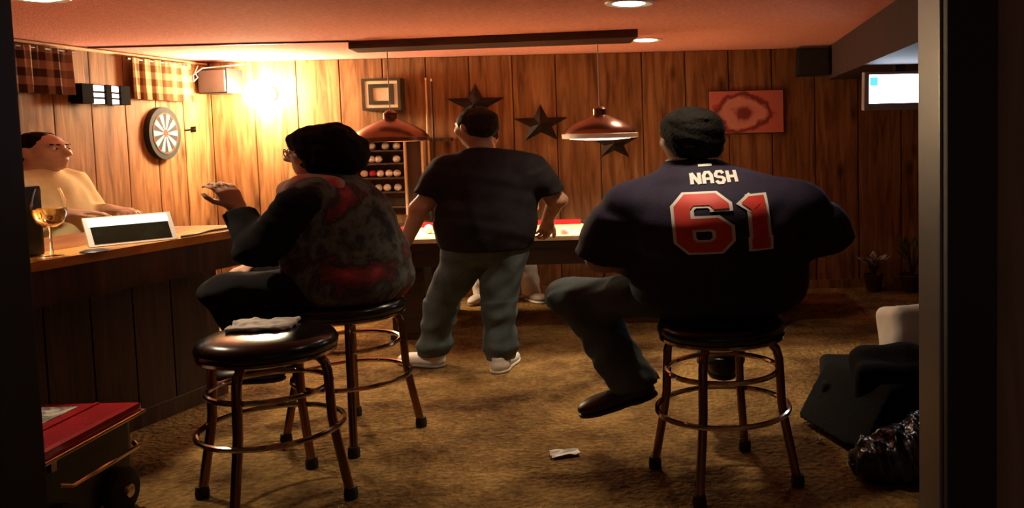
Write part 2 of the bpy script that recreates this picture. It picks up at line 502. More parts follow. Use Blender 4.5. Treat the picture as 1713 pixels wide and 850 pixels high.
# ------------------------------------------------------------------ pool table
def pool_table():
    x0, x1, y0, y1 = -1.98, .95, 5.55, 6.64
    top = .672
    r = empty('pool_table', (-.5, 6.1, 0), 'pool table with tan cloth, red cushions and dark wooden sides', 'pool table')
    MB().box((x0 + .08, y0 + .08, top - .10), (x1 - .08, y1 - .08, top - .028)).build('playing_bed', M['felt'], r)
    # rails
    MB().box((x0, y0, top - .03), (x1, y0 + .085, top), bev=.008).build('rail', M['felt'], r)
    MB().box((x0, y1 - .085, top - .03), (x1, y1, top), bev=.008).build('rail', M['tabledark'], r)
    MB().box((x0, y0 + .086, top - .03), (x0 + .085, y1 - .086, top), bev=.008).build('rail', M['tabledark'], r)
    MB().box((x1 - .085, y0 + .086, top - .03), (x1, y1 - .086, top), bev=.008).build('rail', M['tabledark'], r)
    # cushions with gaps at the pockets
    xm = (x0 + x1) / 2
    for a, b in ((x0 + .17, xm - .07), (xm + .07, x1 - .17)):
        MB().box((a, y0 + .086, top - .032), (b, y0 + .118, top - .004), bev=.006).build('cushion', M['feltred'], r)
        MB().box((a, y1 - .125, top - .034), (b, y1 - .086, top + .006), bev=.006).build('cushion', M['feltred'], r)
    for a in (x0 + .086, x1 - .118):
        MB().box((a, y0 + .17, top - .032), (a + .032, y1 - .17, top - .004), bev=.006).build('cushion', M['feltred'], r)
    for px, py in ((x0 + .12, y0 + .12), (xm, y0 + .1), (x1 - .12, y0 + .12), (x0 + .12, y1 - .12), (xm, y1 - .1), (x1 - .12, y1 - .12)):
        MB().lathe([(.0, top - .026), (.052, top - .026), (.056, top - .02), (.0, top - .0195)], (px, py, 0), 16).build('pocket', M['black'], r)
    # sides
    h0 = top - .185
    MB().box((x0 + .01, y0 + .01, h0), (x1 - .01, y0 + .045, top - .03), bev=.004).build('apron', M['tabledark'], r)
    MB().box((x0 + .01, y1 - .045, h0), (x1 - .01, y1 - .01, top - .03), bev=.004).build('apron', M['tabledark'], r)
    MB().box((x0 + .01, y0 + .046, h0), (x0 + .045, y1 - .046, top - .03), bev=.004).build('apron', M['tabledark'], r)
    MB().box((x1 - .045, y0 + .046, h0), (x1 - .01, y1 - .046, top - .03), bev=.004).build('apron', M['tabledark'], r)
    for lx in (x0 + .22, x1 - .42):
        for ly in (y0 + .08, y1 - .28):
            q = MB().box((lx, ly, .03), (lx + .22, ly + .2, h0 + .02), bev=.012)
            q.box((lx - .012, ly - .012, 0), (lx + .232, ly + .212, .035), bev=.008)
            q.build('leg', M['tabledark'], r)


pool_table()


# ------------------------------------------------------------------ stools
def make_stool(loc, rot, label):
    r = empty('bar_stool', loc, label, 'bar stool', 'chrome bar stools with black round seats', rotz=rot)
    st = MB().lathe([(0, .628), (.12, .632), (.20, .626), (.235, .612), (.247, .592), (.244, .572), (.236, .564), (0, .564)], n=40)
    st.build('seat', M['vinyl'], r, smooth=True, world_coords=False)
    MB().lathe([(.0, .545), (.228, .545), (.240, .552), (.240, .563), (.0, .563)], n=40).build('seat_band', M['chrome'], r, smooth=True, world_coords=False)
    path = [(.08, .545), (.15, .545), (.19, .537), (.212, .515), (.222, .48), (.226, .40), (.230, .31), (.240, .25), (.262, .14), (.284, .03)]
    for k in range(4):
        q = math.pi / 2 * k
        P = [(a * math.cos(q), a * math.sin(q), z) for a, z in path]
        leg = MB().tube(P, .017, 12).build('leg', M['legmetal'], r, smooth=True, world_coords=False)
        MB().lathe([(0, 0), (.024, 0), (.026, .02), (.022, .045), (0, .045)], (.287 * math.cos(q), .287 * math.sin(q), 0), 14).build('foot_cap', M['rubber'], leg, smooth=True, world_coords=False)
    for rad, z in ((.252, .276), (.212, .425)):
        P = [(rad * math.cos(t * math.pi / 24), rad * math.sin(t * math.pi / 24), z) for t in range(48)]
        MB().tube(P, .0105, 8, closed=True).build('foot_ring', M['chrome'], r, smooth=True, world_coords=False)
    return r


make_stool((-1.45, 3.16, 0), R(-4), 'empty bar stool with black vinyl seat nearest the camera, crumpled paper on it')
make_stool((-1.386, 3.83, 0), R(18), 'bar stool the woman in the patterned jacket sits on')
make_stool((.23, 3.26, 0), R(-22), 'bar stool the man in the numbered jersey sits on')


# ------------------------------------------------------------------ smooth bodies: signed distance volumes and surface nets
def _arr(p): return np.array(p, np.float32)


def rotm(e): return np.array(Euler(e).to_matrix(), np.float32)


def prim_bounds(p):
    t = p[0].lstrip('-')
    if t in ('cap', 'cyl'):
        a, b = _arr(p[1]), _arr(p[2]); r = max(p[3], p[4])
        return np.minimum(a, b) - r, np.maximum(a, b) + r
    if t == 'ell':
        c = _arr(p[1]); r = max(p[2]); return c - r, c + r
    if t == 'box':
        c = _arr(p[1]); r = float(np.linalg.norm(p[2])) + p[3]; return c - r, c + r


def prim_eval(p, X, Y, Z):
    t = p[0].lstrip('-')
    if t in ('cap', 'cyl'):
        a, b = _arr(p[1]), _arr(p[2]); d = b - a; L2 = float(d @ d) + 1e-12; Ln = math.sqrt(L2)
        px, py, pz = X - a[0], Y - a[1], Z - a[2]
        h = (px * d[0] + py * d[1] + pz * d[2]) / L2
        hc = np.clip(h, 0, 1)
        dist = np.sqrt((px - d[0] * hc) ** 2 + (py - d[1] * hc) ** 2 + (pz - d[2] * hc) ** 2)
        r = p[3] + (p[4] - p[3]) * hc
        if t == 'cap': return dist - r
        rad = np.sqrt(np.maximum(0, px * px + py * py + pz * pz - h * h * L2)) - r
        ax = np.abs(h - .5) * Ln - Ln / 2
        return np.maximum(rad, ax)
    c = _arr(p[1]); px, py, pz = X - c[0], Y - c[1], Z - c[2]
    if t == 'ell':
        m = rotm(p[3]).T; r = p[2]
        qx = m[0, 0] * px + m[0, 1] * py + m[0, 2] * pz
        qy = m[1, 0] * px + m[1, 1] * py + m[1, 2] * pz
        qz = m[2, 0] * px + m[2, 1] * py + m[2, 2] * pz
        k0 = np.sqrt((qx / r[0]) ** 2 + (qy / r[1]) ** 2 + (qz / r[2]) ** 2)
        k1 = np.sqrt((qx / r[0] ** 2) ** 2 + (qy / r[1] ** 2) ** 2 + (qz / r[2] ** 2) ** 2) + 1e-9
        return k0 * (k0 - 1) / k1
    if t == 'box':
        m = rotm(p[4]).T; hs = p[2]
        qx = np.abs(m[0, 0] * px + m[0, 1] * py + m[0, 2] * pz) - hs[0]
        qy = np.abs(m[1, 0] * px + m[1, 1] * py + m[1, 2] * pz) - hs[1]
        qz = np.abs(m[2, 0] * px + m[2, 1] * py + m[2, 2] * pz) - hs[2]
        return np.sqrt(np.maximum(qx, 0) ** 2 + np.maximum(qy, 0) ** 2 + np.maximum(qz, 0) ** 2) + np.minimum(np.maximum(qx, np.maximum(qy, qz)), 0) - p[3]


def surface_nets(vol, org, h):
    s = vol < 0
    nx, ny, nz = vol.shape
    cnt = np.zeros((nx - 1, ny - 1, nz - 1), np.uint8)
    sl = [slice(0, -1), slice(1, None)]
    for a in (0, 1):
        for b in (0, 1):
            for c in (0, 1): cnt += s[sl[a], sl[b], sl[c]]
    act = (cnt > 0) & (cnt < 8)
    I, J, K = np.nonzero(act)
    n = len(I)
    idx = -np.ones(act.shape, np.int64); idx[I, J, K] = np.arange(n)
    acc = np.zeros((n, 3)); num = np.zeros(n)
    corners = [(a, b, c) for a in (0, 1) for b in (0, 1) for c in (0, 1)]
    val = {c: vol[I + c[0], J + c[1], K + c[2]] for c in corners}
    for c in corners:
        for ax in range(3):
            if c[ax] == 0:
                e = list(c); e[ax] = 1; e = tuple(e)
                v0, v1 = val[c], val[e]
                m = (v0 < 0) != (v1 < 0)
                t = np.where(m, v0 / np.where(m, v0 - v1, 1), 0)
                base = np.array(c, float)
                for q in range(3):
                    acc[:, q] += np.where(m, base[q] + (t if q == ax else 0), 0)
                num += m
    P = acc / num[:, None] + np.stack([I, J, K], 1)
    P = P * h + org
    quads = []
    for ax in range(3):
        o1, o2 = [(1, 2), (2, 0), (0, 1)][ax]
        lo = [slice(None)] * 3; hi = [slice(None)] * 3
        lo[ax] = slice(0, -1); hi[ax] = slice(1, None)
        lo[o1] = hi[o1] = slice(1, -1); lo[o2] = hi[o2] = slice(1, -1)
        a, b = s[tuple(lo)], s[tuple(hi)]
        for flip, msk in ((False, a & ~b), (True, ~a & b)):
            E = np.stack(np.nonzero(msk), 1)
            if not len(E): continue
            E[:, o1] += 1; E[:, o2] += 1
            def cell(d1, d2):
                F = E.copy(); F[:, o1] += d1; F[:, o2] += d2
                return idx[F[:, 0], F[:, 1], F[:, 2]]
            q = np.stack([cell(-1, -1), cell(0, -1), cell(0, 0), cell(-1, 0)], 1)
            quads.append(q[:, ::-1] if flip else q)
    Q = np.concatenate(quads)
    return P, Q[(Q >= 0).all(1)]


def wrinkle(X, Y, Z, amp, f, seed):
    g = np.random.RandomState(seed)
    out = 0
    for i in range(4):
        a = g.normal(size=3) * f * (1 + .5 * i); b = g.normal(size=3) * f * .6; ph = g.uniform(0, 6, 2)
        out = out + np.sin(X * a[0] + Y * a[1] + Z * a[2] + ph[0] + 1.5 * np.sin(X * b[0] + Y * b[1] + Z * b[2] + ph[1])) / (1 + .4 * i)
    return (amp / 2) * out


def blob(name, prims, mat, parent, h=.012, noise=None, cuts=(), xf=None, scale=(KP, KP, KZ), k=.03, relax=1):
    """union of primitives (metres, in the frame of the thing) -> one smooth mesh"""
    lo = np.full(3, 1e9, np.float32); hi = -lo
    for p in prims:
        if p[0][0] == '-': continue
        a, b = prim_bounds(p); lo = np.minimum(lo, a); hi = np.maximum(hi, b)
    pad = .03 + 2 * h
    lo = lo - pad; hi = hi + pad
    n = np.ceil((hi - lo) / h).astype(int) + 1
    ax = [lo[i] + h * np.arange(n[i], dtype=np.float32) for i in range(3)]
    vol = np.full(n, 1.0, np.float32)
    for p in prims:
        kk = p[-1] if p[-1] is not None else k
        a, b = prim_bounds(p)
        mg = kk + 3 * h + .02
        i0 = np.clip(np.floor((a - mg - lo) / h).astype(int), 0, n - 1); i1 = np.clip(np.ceil((b + mg - lo) / h).astype(int) + 1, 1, n)
        sl = tuple(slice(i0[q], i1[q]) for q in range(3))
        X = ax[0][sl[0]][:, None, None]; Y = ax[1][sl[1]][None, :, None]; Z = ax[2][sl[2]][None, None, :]
        d = prim_eval(p, X, Y, Z)
        v = vol[sl]
        if p[0][0] == '-':
            w = -d; hh = np.maximum(kk - np.abs(v - w), 0) / max(kk, 1e-6)
            vol[sl] = np.maximum(v, w) + hh * hh * kk * .25
        else:
            hh = np.maximum(kk - np.abs(v - d), 0) / max(kk, 1e-6)
            vol[sl] = np.minimum(v, d) - hh * hh * kk * .25
    X = ax[0][:, None, None]; Y = ax[1][None, :, None]; Z = ax[2][None, None, :]
    if noise: vol = vol + wrinkle(X, Y, Z, *noise).astype(np.float32)
    for (pt, nn) in cuts:
        nn = np.array(nn, np.float32); nn /= np.linalg.norm(nn)
        vol = np.maximum(vol, (X - pt[0]) * nn[0] + (Y - pt[1]) * nn[1] + (Z - pt[2]) * nn[2])
    P, Q = surface_nets(vol, lo, h)
    # light relaxation
    for _ in range(relax):
        s = np.zeros_like(P); c = np.zeros(len(P))
        for i in range(4):
            a, b = Q[:, i], Q[:, (i + 1) % 4]
            np.add.at(s, a, P[b]); np.add.at(c, a, 1); np.add.at(s, b, P[a]); np.add.at(c, b, 1)
        P = P * .5 + .5 * s / np.maximum(c, 1)[:, None]
    if xf is not None:
        m, t = xf; P = P @ np.array(m).T + np.array(t)
    P = P * np.array(scale)
    me = bpy.data.meshes.new(name)
    me.vertices.add(len(P)); me.vertices.foreach_set('co', P.astype(np.float32).ravel())
    me.loops.add(len(Q) * 4); me.loops.foreach_set('vertex_index', Q.astype(np.int32).ravel())
    me.polygons.add(len(Q)); me.polygons.foreach_set('loop_start', np.arange(0, len(Q) * 4, 4, dtype=np.int32))
    me.update(calc_edges=True); me.validate()
    return link_mesh(name, me, mat, parent, smooth=True)


def V3(*a): return np.array(a, float)


def unit(v): v = np.array(v, float); return v / np.linalg.norm(v)


def hand(w, d, n, thumb, curl=25, s=1.0, spread=.0):
    """w wrist, d towards the fingers, n palm normal, thumb +1/-1 side of d x n"""
    w = V3(*w); d = unit(d); n = unit(np.array(n, float) - d * np.dot(n, d)); t = np.cross(d, n) * thumb
    out = []
    offs = (.031, .0105, -.0105, -.030); lens = (.92, 1.0, .95, .76); kn = (.088, .092, .088, .080)
    for o, l, q in zip(offs, lens, kn):
        kp = w + (d * q + t * o) * s
        out.append(('cap', tuple(w + (d * .01 + t * o * .55) * s), tuple(kp), .017 * s, .0125 * s, .014))
        p = kp; a = curl * .7; dd = unit(d + t * o * spread * 20)
        for seg, r in ((.043, .0098), (.028, .009), (.022, .0082)):
            c, sn = math.cos(R(a)), math.sin(R(a))
            e = p + (dd * c + n * sn) * seg * l * s
            out.append(('cap', tuple(p), tuple(e), r * s, (r - .0008) * s, .004)); p = e; a += curl
    b = w + (d * .022 + t * .022) * s; e1 = b + (d * .030 + t * .034 + n * .012) * s; e2 = e1 + (d * .030 + t * .012 + n * .008) * s; e3 = e2 + (d * .022 + t * .002 + n * .006) * s
    out += [('cap', tuple(b), tuple(e1), .017 * s, .012 * s, .012), ('cap', tuple(e1), tuple(e2), .0115 * s, .0105 * s, .004), ('cap', tuple(e2), tuple(e3), .0105 * s, .009 * s, .004)]
    return out


def head_frame(c, yaw, pitch=0, roll=0):
    m = np.array((Matrix.Rotation(yaw, 3, 'Z') @ Matrix.Rotation(-pitch, 3, 'Y') @ Matrix.Rotation(roll, 3, 'X')))
    return m, V3(*c), (yaw, pitch, roll)


def head(fr, s=1.0, nose=1.0):
    m, c, (yaw, pitch, roll) = fr
    eu = tuple(Matrix(m.tolist()).to_euler())
    def T(x, y, z): return tuple(m @ V3(x, y, z) * s + c)
    def E(x, y, z, r, k=.03): return ('ell', T(x, y, z), tuple(q * s for q in r), eu, k)
    o = [E(-.012, 0, .025, (.098, .078, .092), .02),
         E(.030, 0, -.045, (.066, .060, .075), .05),
         ('cap', T(.060, 0, -.098), T(.066, 0, -.100), .026 * s, .024 * s, .04),
         ('cap', T(.080, -.036, .030), T(.080, .036, .030), .014 * s, .014 * s, .02),
         ('cap', T(.062, .042, -.022), T(.060, .046, -.03), .024 * s, .022 * s, .03), ('cap', T(.062, -.042, -.022), T(.060, -.046, -.03), .024 * s, .022 * s, .03),
         ('-ell', T(.098, .033, .008), (.016 * s, .017 * s, .012 * s), eu, .012), ('-ell', T(.098, -.033, .008), (.016 * s, .017 * s, .012 * s), eu, .012),
         ('cap', T(.090, 0, .018), T(.090 + .024 * nose, 0, -.030), .009 * s, .015 * s, .012),
         ('cap', T(.096, -.011, -.034), T(.096, .011, -.034), .0105 * s, .0105 * s, .010),
         ('cap', T(.090, -.018, -.062), T(.090, .018, -.062), .0085 * s, .0085 * s, .008),
         ('cap', T(.086, -.016, -.076), T(.086, .016, -.076), .0095 * s, .0095 * s, .008),
         E(-.012, .080, -.010, (.020, .010, .032), .010), E(-.012, -.080, -.010, (.020, .010, .032), .010)]
    return o, T, eu


def eyes(fr, s, root, T):
    for sy in (1, -1):
        p = T(.083, .033 * sy, .008)
        e = MB().lathe([(0, -.0125), (.007, -.0105), (.0115, -.005), (.0125, 0), (.0115, .005), (.007, .0105), (0, .0125)], n=14)
        e.v = [((x * s + p[0]) * KP, (y * s + p[1]) * KP, (z * s + p[2]) * KZ) for x, y, z in e.v]
        eo = e.build('eye', M['white'], root, smooth=True, world_coords=False)
        p = T(.0925, .033 * sy, .008)
        i = MB().lathe([(0, -.0055), (.004, -.004), (.0055, 0), (.004, .004), (0, .0055)], n=10)
        i.v = [((x * s + p[0]) * KP, (y * s + p[1]) * KP, (z * s + p[2]) * KZ) for x, y, z in i.v]
        i.build('iris', M['hair'], eo, smooth=True, world_coords=False)


def shoe(parent, heel, toe, upper, sole_mat, up=(0, 0, 1), s=1.0):
    """a shoe from heel to toe point (under the sole), metres in the person's frame"""
    h, t = V3(*heel), V3(*toe); d = unit(t - h); u = unit(np.array(up, float) - d * np.dot(up, d)); sd = np.cross(u, d)
    m = np.stack([d, sd, u], 1); L = np.linalg.norm(t - h)
    z = (0, 0, 0)
    o = blob('shoe', [('ell', (.045, 0, .045), (.05, .037, .045), z, .03), ('ell', (L * .5, 0, .045), (L * .4, .040, .04), z, .04), ('ell', (L - .075, 0, .036), (.078, .046, .036), z, .03),
                      ('cap', (.05, 0, .06), (.04, 0, .105), .040, .042, .03)], upper, parent, h=.008, xf=(m, h), cuts=[((0, 0, .018), (0, 0, -1)), ((.05, 0, .115), (0, 0, 1))])
    blob('sole', [('ell', (.05, 0, .01), (.054, .041, .04), z, .03), ('ell', (L * .5, 0, .01), (L * .42, .042, .04), z, .04), ('ell', (L - .075, 0, .01), (.083, .049, .04), z, .03)],
         sole_mat, o, h=.008, xf=(m, h), cuts=[((0, 0, 0.0), (0, 0, -1)), ((0, 0, .024), (0, 0, 1))])
    return o


def glasses(root, T, col='black'):
    g = MB()
    def S(p): return (p[0] * KP, p[1] * KP, p[2] * KZ)
    for sy in (1, -1):
        ring = [S(T(.112, .033 * sy + .026 * math.cos(a), .006 + .020 * math.sin(a))) for a in [i * math.pi / 8 for i in range(16)]]
        g.tube(ring, .0028, 6, closed=True)
        g.tube([S(T(.112, .058 * sy, .012)), S(T(.09, .076 * sy, .012)), S(T(-.01, .088 * sy, .010))], .0028, 6)
    g.tube([S(T(.112, .008, .012)), S(T(.118, 0, .015)), S(T(.112, -.008, .012))], .0028, 6)
    return g.build('glasses', M[col], root, smooth=True, world_coords=False)


# ---------------------------------------------------------- standing man with his back to us
def standing_man():
    r = empty('person', (-1.13, 4.9, 0), 'standing person in black t-shirt, jeans and white sneakers, back turned', 'person')
    fr = head_frame((.092, .01, 1.672), R(140), R(-6))
    hd, T, eu = head(fr, 1.0)
    cx = .125
    torso = [('ell', (cx + .02, .0, 1.25), (.19, .115, .21), (0, 0, 0), .05), ('ell', (cx, .0, 1.03), (.205, .14, .20), (0, 0, 0), .08), ('ell', (.11, 0, .88), (.19, .14, .14), (0, 0, 0), .08)]
    armL = [('cap', (-.025, 0, 1.38), (-.160, -.03, 1.135), .062, .048, .05), ('cap', (-.160, -.03, 1.135), (-.236, -.03, .895), .046, .031, .03)]
    armR = [('cap', (.315, 0, 1.37), (.440, .06, 1.150), .062, .048, .05), ('cap', (.440, .06, 1.150), (.372, .24, .985), .046, .031, .03)]
    legs = [('cap', (.02, 0, .85), (-.100, .03, .45), .075, .05, .04), ('cap', (-.100, .03, .45), (-.160, .06, .09), .045, .035, .03),
            ('cap', (.21, 0, .85), (.172, -.02, .45), .075, .05, .04), ('cap', (.172, -.02, .45), (.176, -.05, .09), .045, .035, .03)]
    body = hd + [('cap', (.105, 0, 1.60), (.12, 0, 1.46), .055, .062, .04)] + torso + armL + armR + legs
    body += hand((-.238, -.03, .885), (-.10, -.15, -1), (.95, .1, -.1), 1, 22)
    body += hand((.370, .245, .98), (-.15, .5, -.85), (-.5, -.6, -.4), -1, 45)
    blob('body', body, M['skin'], r, h=.008)
    # clothes
    z = (0, 0, 0)
    shirt = [('ell', (cx + .02, 0, 1.28), (.238, .152, .235), z, .05), ('ell', (cx + .005, 0, 1.06), (.222, .160, .22), z, .09), ('cyl', (.118, 0, 1.05), (.115, 0, .83), .212, .208, .05),
             ('cap', (.11, 0, 1.47), (-.02, 0, 1.40), .065, .082, .05), ('cap', (.13, 0, 1.47), (.315, 0, 1.39), .065, .082, .05), ('cap', (.12, .0, 1.45), (.115, .0, 1.50), .085, .070, .05),
             ('cap', (-.025, 0, 1.40), (-.06, 0, 1.32), .086, .082, .04), ('cyl', (-.045, 0, 1.36), (-.122, -.02, 1.205), .084, .078, .04), ('cap', (.315, 0, 1.39), (.355, 0, 1.31), .086, .082, .04), ('cyl', (.34, 0, 1.35), (.412, .035, 1.20), .084, .078, .04)]
    # flatten front to back below the chest
    shirt[2] = ('ell', (.117, 0, .94), (.218, .165, .26), z, .08)
    blob('t_shirt', shirt, M['blackshirt'], r, h=.010, noise=(.006, 18, 3), cuts=[((0, 0, .83), (0, 0, -1)), ((.12, 0, 1.515), (0, .25, 1))])
    jeans = [('ell', (.112, .0, .86), (.195, .145, .14), z, .05), ('cap', (.03, 0, .80), (-.098, .03, .46), .110, .080, .04), ('cyl', (-.098, .03, .47), (-.160, .055, .055), .078, .068, .03),
             ('cap', (.20, 0, .80), (.172, -.02, .46), .110, .080, .04), ('cyl', (.172, -.02, .47), (.177, -.05, .055), .078, .068, .03),
             ('ell', (-.14, .045, .16), (.08, .08, .05), z, .03), ('ell', (.176, -.04, .16), (.08, .08, .05), z, .03)]
    blob('jeans', jeans, M['denim'], r, h=.010, noise=(.007, 15, 5), cuts=[((0, 0, .082), (0, 0, -1)), ((0, 0, .95), (0, 0, 1))])
    shoe(r, (-.105, .030, 0), (-.335, .125, 0), M['shoewhite'], M['shoegrey'])
    shoe(r, (.170, -.115, 0), (.200, .160, 0), M['shoewhite'], M['shoewhite'])
    # hair: dark, short at the back
    hair = [('ell', T(-.016, 0, .036), (.104, .087, .092), eu, .01), ('ell', T(-.045, 0, -.02), (.068, .078, .065), eu, .03), ('-ell', T(.10, 0, -.04), (.075, .10, .095), eu, .01)]
    blob('hair', hair, M['hairbrown'], r, h=.007, noise=(.004, 60, 11))
    # collar of an undershirt
    return r


standing_man()


# ---------------------------------------------------------- seated man in numbered jersey
def strip(points, w, closed=False):
    """mitred band along a 2-d polyline -> list of quads"""
    P = [Vector(p) for p in points]; L = []; Rr = []
    for i, p in enumerate(P):
        a = (P[i] - P[i - 1]).normalized() if i > 0 else (P[1] - P[0]).normalized()
        b = (P[i + 1] - P[i]).normalized() if i < len(P) - 1 else a
        t = (a + b).normalized(); n = Vector((-t.y, t.x)); c = max(.45, n.dot(Vector((-a.y, a.x))))
        L.append(p + n * w / 2 / c); Rr.append(p - n * w / 2 / c)
    return [(L[i], Rr[i], Rr[i + 1], L[i + 1]) for i in range(len(P) - 1)]


def print_on(name, quads, target, origin, mat, parent, off, tilt=0.0, n=7):
    """lay flat quads (metres, x right, y up) onto the back of a garment by casting towards +y"""
    me = target.data
    bvh = BVHTree.FromPolygons([v.co for v in me.vertices], [p.vertices for p in me.polygons])
    mb = MB(); ct, st = math.cos(tilt), math.sin(tilt)
    for q in quads:
        vs = []; ok = True
        for i in range(n + 1):
            for j in range(n + 1):
                a, b = i / n, j / n
                p = q[0].lerp(q[1], a).lerp(q[3].lerp(q[2], a), b)
                x, zz = p.x * ct - p.y * st, p.x * st + p.y * ct
                o = Vector(((origin[0] + x) * KP, -2.0, (origin[1] + zz) * KZ))
                hit = bvh.ray_cast(o, Vector((0, 1, 0)))
                if hit[0] is None: ok = False; break
                vs.append(hit[0] + hit[1] * off if hit[1].y < 0 else hit[0] - hit[1] * off)
            if not ok: break
        if not ok: continue
        fs = [(i * (n + 1) + j, (i + 1) * (n + 1) + j, (i + 1) * (n + 1) + j + 1, i * (n + 1) + j + 1) for i in range(n) for j in range(n)]
        mb.add(vs, fs)
    return mb.build(name, mat, parent, smooth=True, world_coords=False)


def jersey_man():
    r = empty('person', (.23, 3.26, 0), 'seated heavy person in navy NASH 61 jersey and jeans, back turned, on right stool', 'person')
    z = (0, 0, 0)
    fr = head_frame((-.082, .045, 1.590), R(112), R(-4))
    hd, T, eu = head(fr, 1.03)
    torso = [('ell', (-.02, .0, 1.17), (.20, .13, .18), z, .05), ('ell', (0, .05, 1.0), (.19, .12, .18), z, .05), ('ell', (0, .05, .87), (.18, .12, .09), z, .05)]
    arms = [('cap', (-.25, 0, 1.28), (-.352, .055, 1.02), .07, .056, .05), ('cap', (-.352, .055, 1.02), (-.21, .28, .91), .054, .036, .03),
            ('cap', (.22, 0, 1.27), (.345, .08, 1.07), .07, .056, .05), ('cap', (.345, .08, 1.07), (.19, .30, .96), .054, .036, .03)]
    legs = [('cap', (-.10, .02, .87), (-.465, .24, .80), .09, .06, .04), ('cap', (-.465, .24, .80), (-.27, .14, .42), .055, .038, .03),
            ('cap', (.10, .03, .87), (.06, .44, .82), .09, .06, .04), ('cap', (.06, .44, .82), (.02, .33, .44), .055, .038, .03)]
    body = hd + [('cap', (-.078, .03, 1.53), (-.06, .02, 1.40), .065, .075, .05)] + torso + arms + legs
    body += hand((-.205, .285, .905), (.7, .55, -.1), (.1, -.2, -1), -1, 28) + hand((.19, .30, .96), (-.7, .5, -.3), (-.1, -.1, -1), 1, 28)
    blob('body', body, M['skin'], r, h=.009)
    sh = [('ell', (-.02, -.025, 1.20), (.265, .195, .22), z, .06), ('ell', (0, .045, 1.0), (.272, .185, .235), z, .08), ('ell', (.0, .03, .87), (.262, .195, .15), z, .08),
          ('cap', (-.07, .015, 1.385), (-.235, .0, 1.285), .085, .10, .06), ('cap', (-.05, .015, 1.385), (.205, 0, 1.275), .085, .10, .06), ('cap', (-.075, .02, 1.39), (-.078, .03, 1.45), .11, .082, .05),
          ('cap', (-.245, 0, 1.28), (-.30, .025, 1.18), .105, .10, .05), ('cyl', (-.28, .015, 1.22), (-.362, .055, 1.03), .104, .092, .05), ('cap', (.215, 0, 1.27), (.29, .04, 1.17), .105, .098, .05), ('cyl', (.27, .03, 1.20), (.350, .085, 1.065), .102, .092, .05)]
    js = blob('jersey', sh, M['navy'], r, h=.011, noise=(.004, 13, 8), cuts=[((0, 0, .745), (0, 0, -1)), ((-.075, .02, 1.478), (0, .25, 1))])
    # collar band
    C = V3(-.075, .028, 1.470)
    ring = [((C[0] + .080 * math.cos(a)) * KP, (C[1] + .080 * math.sin(a)) * KP, (C[2] - .25 * .080 * math.sin(a) + .003) * KZ) for a in [i * math.pi / 16 for i in range(32)]]
    MB().tube(ring, .006, 6, closed=True).build('collar', M['numwhite'], r, smooth=True, world_coords=False)
    # writing
    def glyph(ch, x, y, w, h):
        D = {'N': [[(0, 0), (0, 1)], [(.0, 1), (1, 0)], [(1, 0), (1, 1)]], 'A': [[(0, 0), (.0, .72), (.28, 1), (.72, 1), (1, .72), (1, 0)], [(0, .42), (1, .42)]],
             'S': [[(1, .80), (.75, 1), (.25, 1), (0, .80), (0, .62), (.25, .52), (.75, .48), (1, .36), (1, .2), (.75, 0), (.25, 0), (0, .2)]],
             'H': [[(0, 0), (0, 1)], [(1, 0), (1, 1)], [(0, .5), (1, .5)]],
             '6': [[(1, .80), (1, .86), (.80, 1), (.20, 1), (0, .84), (0, .16), (.20, 0), (.80, 0), (1, .16), (1, .38), (.80, .51), (.04, .51)]],
             '1': [[(.6, 0), (.6, 1)], [(.0, .80), (.5, .93)], [(.1, 0), (1.1, 0)]]}
        return [[(x + a * w, y + b * h) for a, b in s] for s in D[ch]]
    def emit(ch, x, y, w, h, t, name, mat, off, tilt, ext=0.0):
        q = []
        for s in glyph(ch, x, y, w, h):
            if ext:
                a, b = Vector(s[0]), Vector(s[1]); s = [tuple(a + (a - b).normalized() * ext)] + s[1:]
                a, b = Vector(s[-1]), Vector(s[-2]); s = s[:-1] + [tuple(a + (a - b).normalized() * ext)]
            q += strip(s, t)
        return print_on(name, q, js, (-.015, 1.095), mat, r, off, tilt)
    tl = R(3)
    x = -.054
    for ch in 'NASH':
        emit(ch, x, .287, .022, .046, .0105, 'name_letter', M['numwhite'], .003, tl); x += .035
    for ch, x, w in (('6', -.092, .108), ('1', .088, .052)):
        emit(ch, x, .030, w, .195, .064, 'number_border', M['numwhite'], .003, tl, .010)
        emit(ch, x, .030, w, .195, .044, 'number', M['numred'], .0055, tl)
    print_on('maker_mark', strip([(-.02, .368), (.02, .368)], .010), js, (-.025, 1.09), M['numwhite'], r, .003, tl)
    jn = [('ell', (0, .05, .85), (.21, .16, .10), z, .05), ('cap', (-.11, .04, .85), (-.46, .235, .795), .118, .085, .05), ('cyl', (-.463, .238, .81), (-.262, .135, .375), .086, .080, .04),
          ('ell', (-.47, .24, .80), (.09, .09, .088), z, .04),
          ('cap', (.10, .04, .85), (.06, .43, .80), .118, .085, .05), ('cyl', (.06, .435, .81), (.02, .33, .40), .088, .082, .04), ('ell', (.06, .44, .80), (.088, .088, .088), z, .04)]
    blob('jeans', jn, M['denim'], r, h=.011, noise=(.008, 20, 15))
    shoe(r, (-.20, .13, .335), (-.44, .10, .245), M['shoeblack'], M['shoeblack'])
    shoe(r, (.03, .25, .34), (-.01, .53, .34), M['shoeblack'], M['shoeblack'])
    hair = [('ell', T(-.016, 0, .034), (.110, .094, .098), eu, .01), ('ell', T(-.045, 0, -.045), (.074, .084, .085), eu, .05), ('-ell', T(.105, 0, -.05), (.085, .13, .10), eu, .02)]
    blob('hair', hair, M['hair'], r, h=.007, noise=(.004, 60, 21))
    return r


jersey_man()


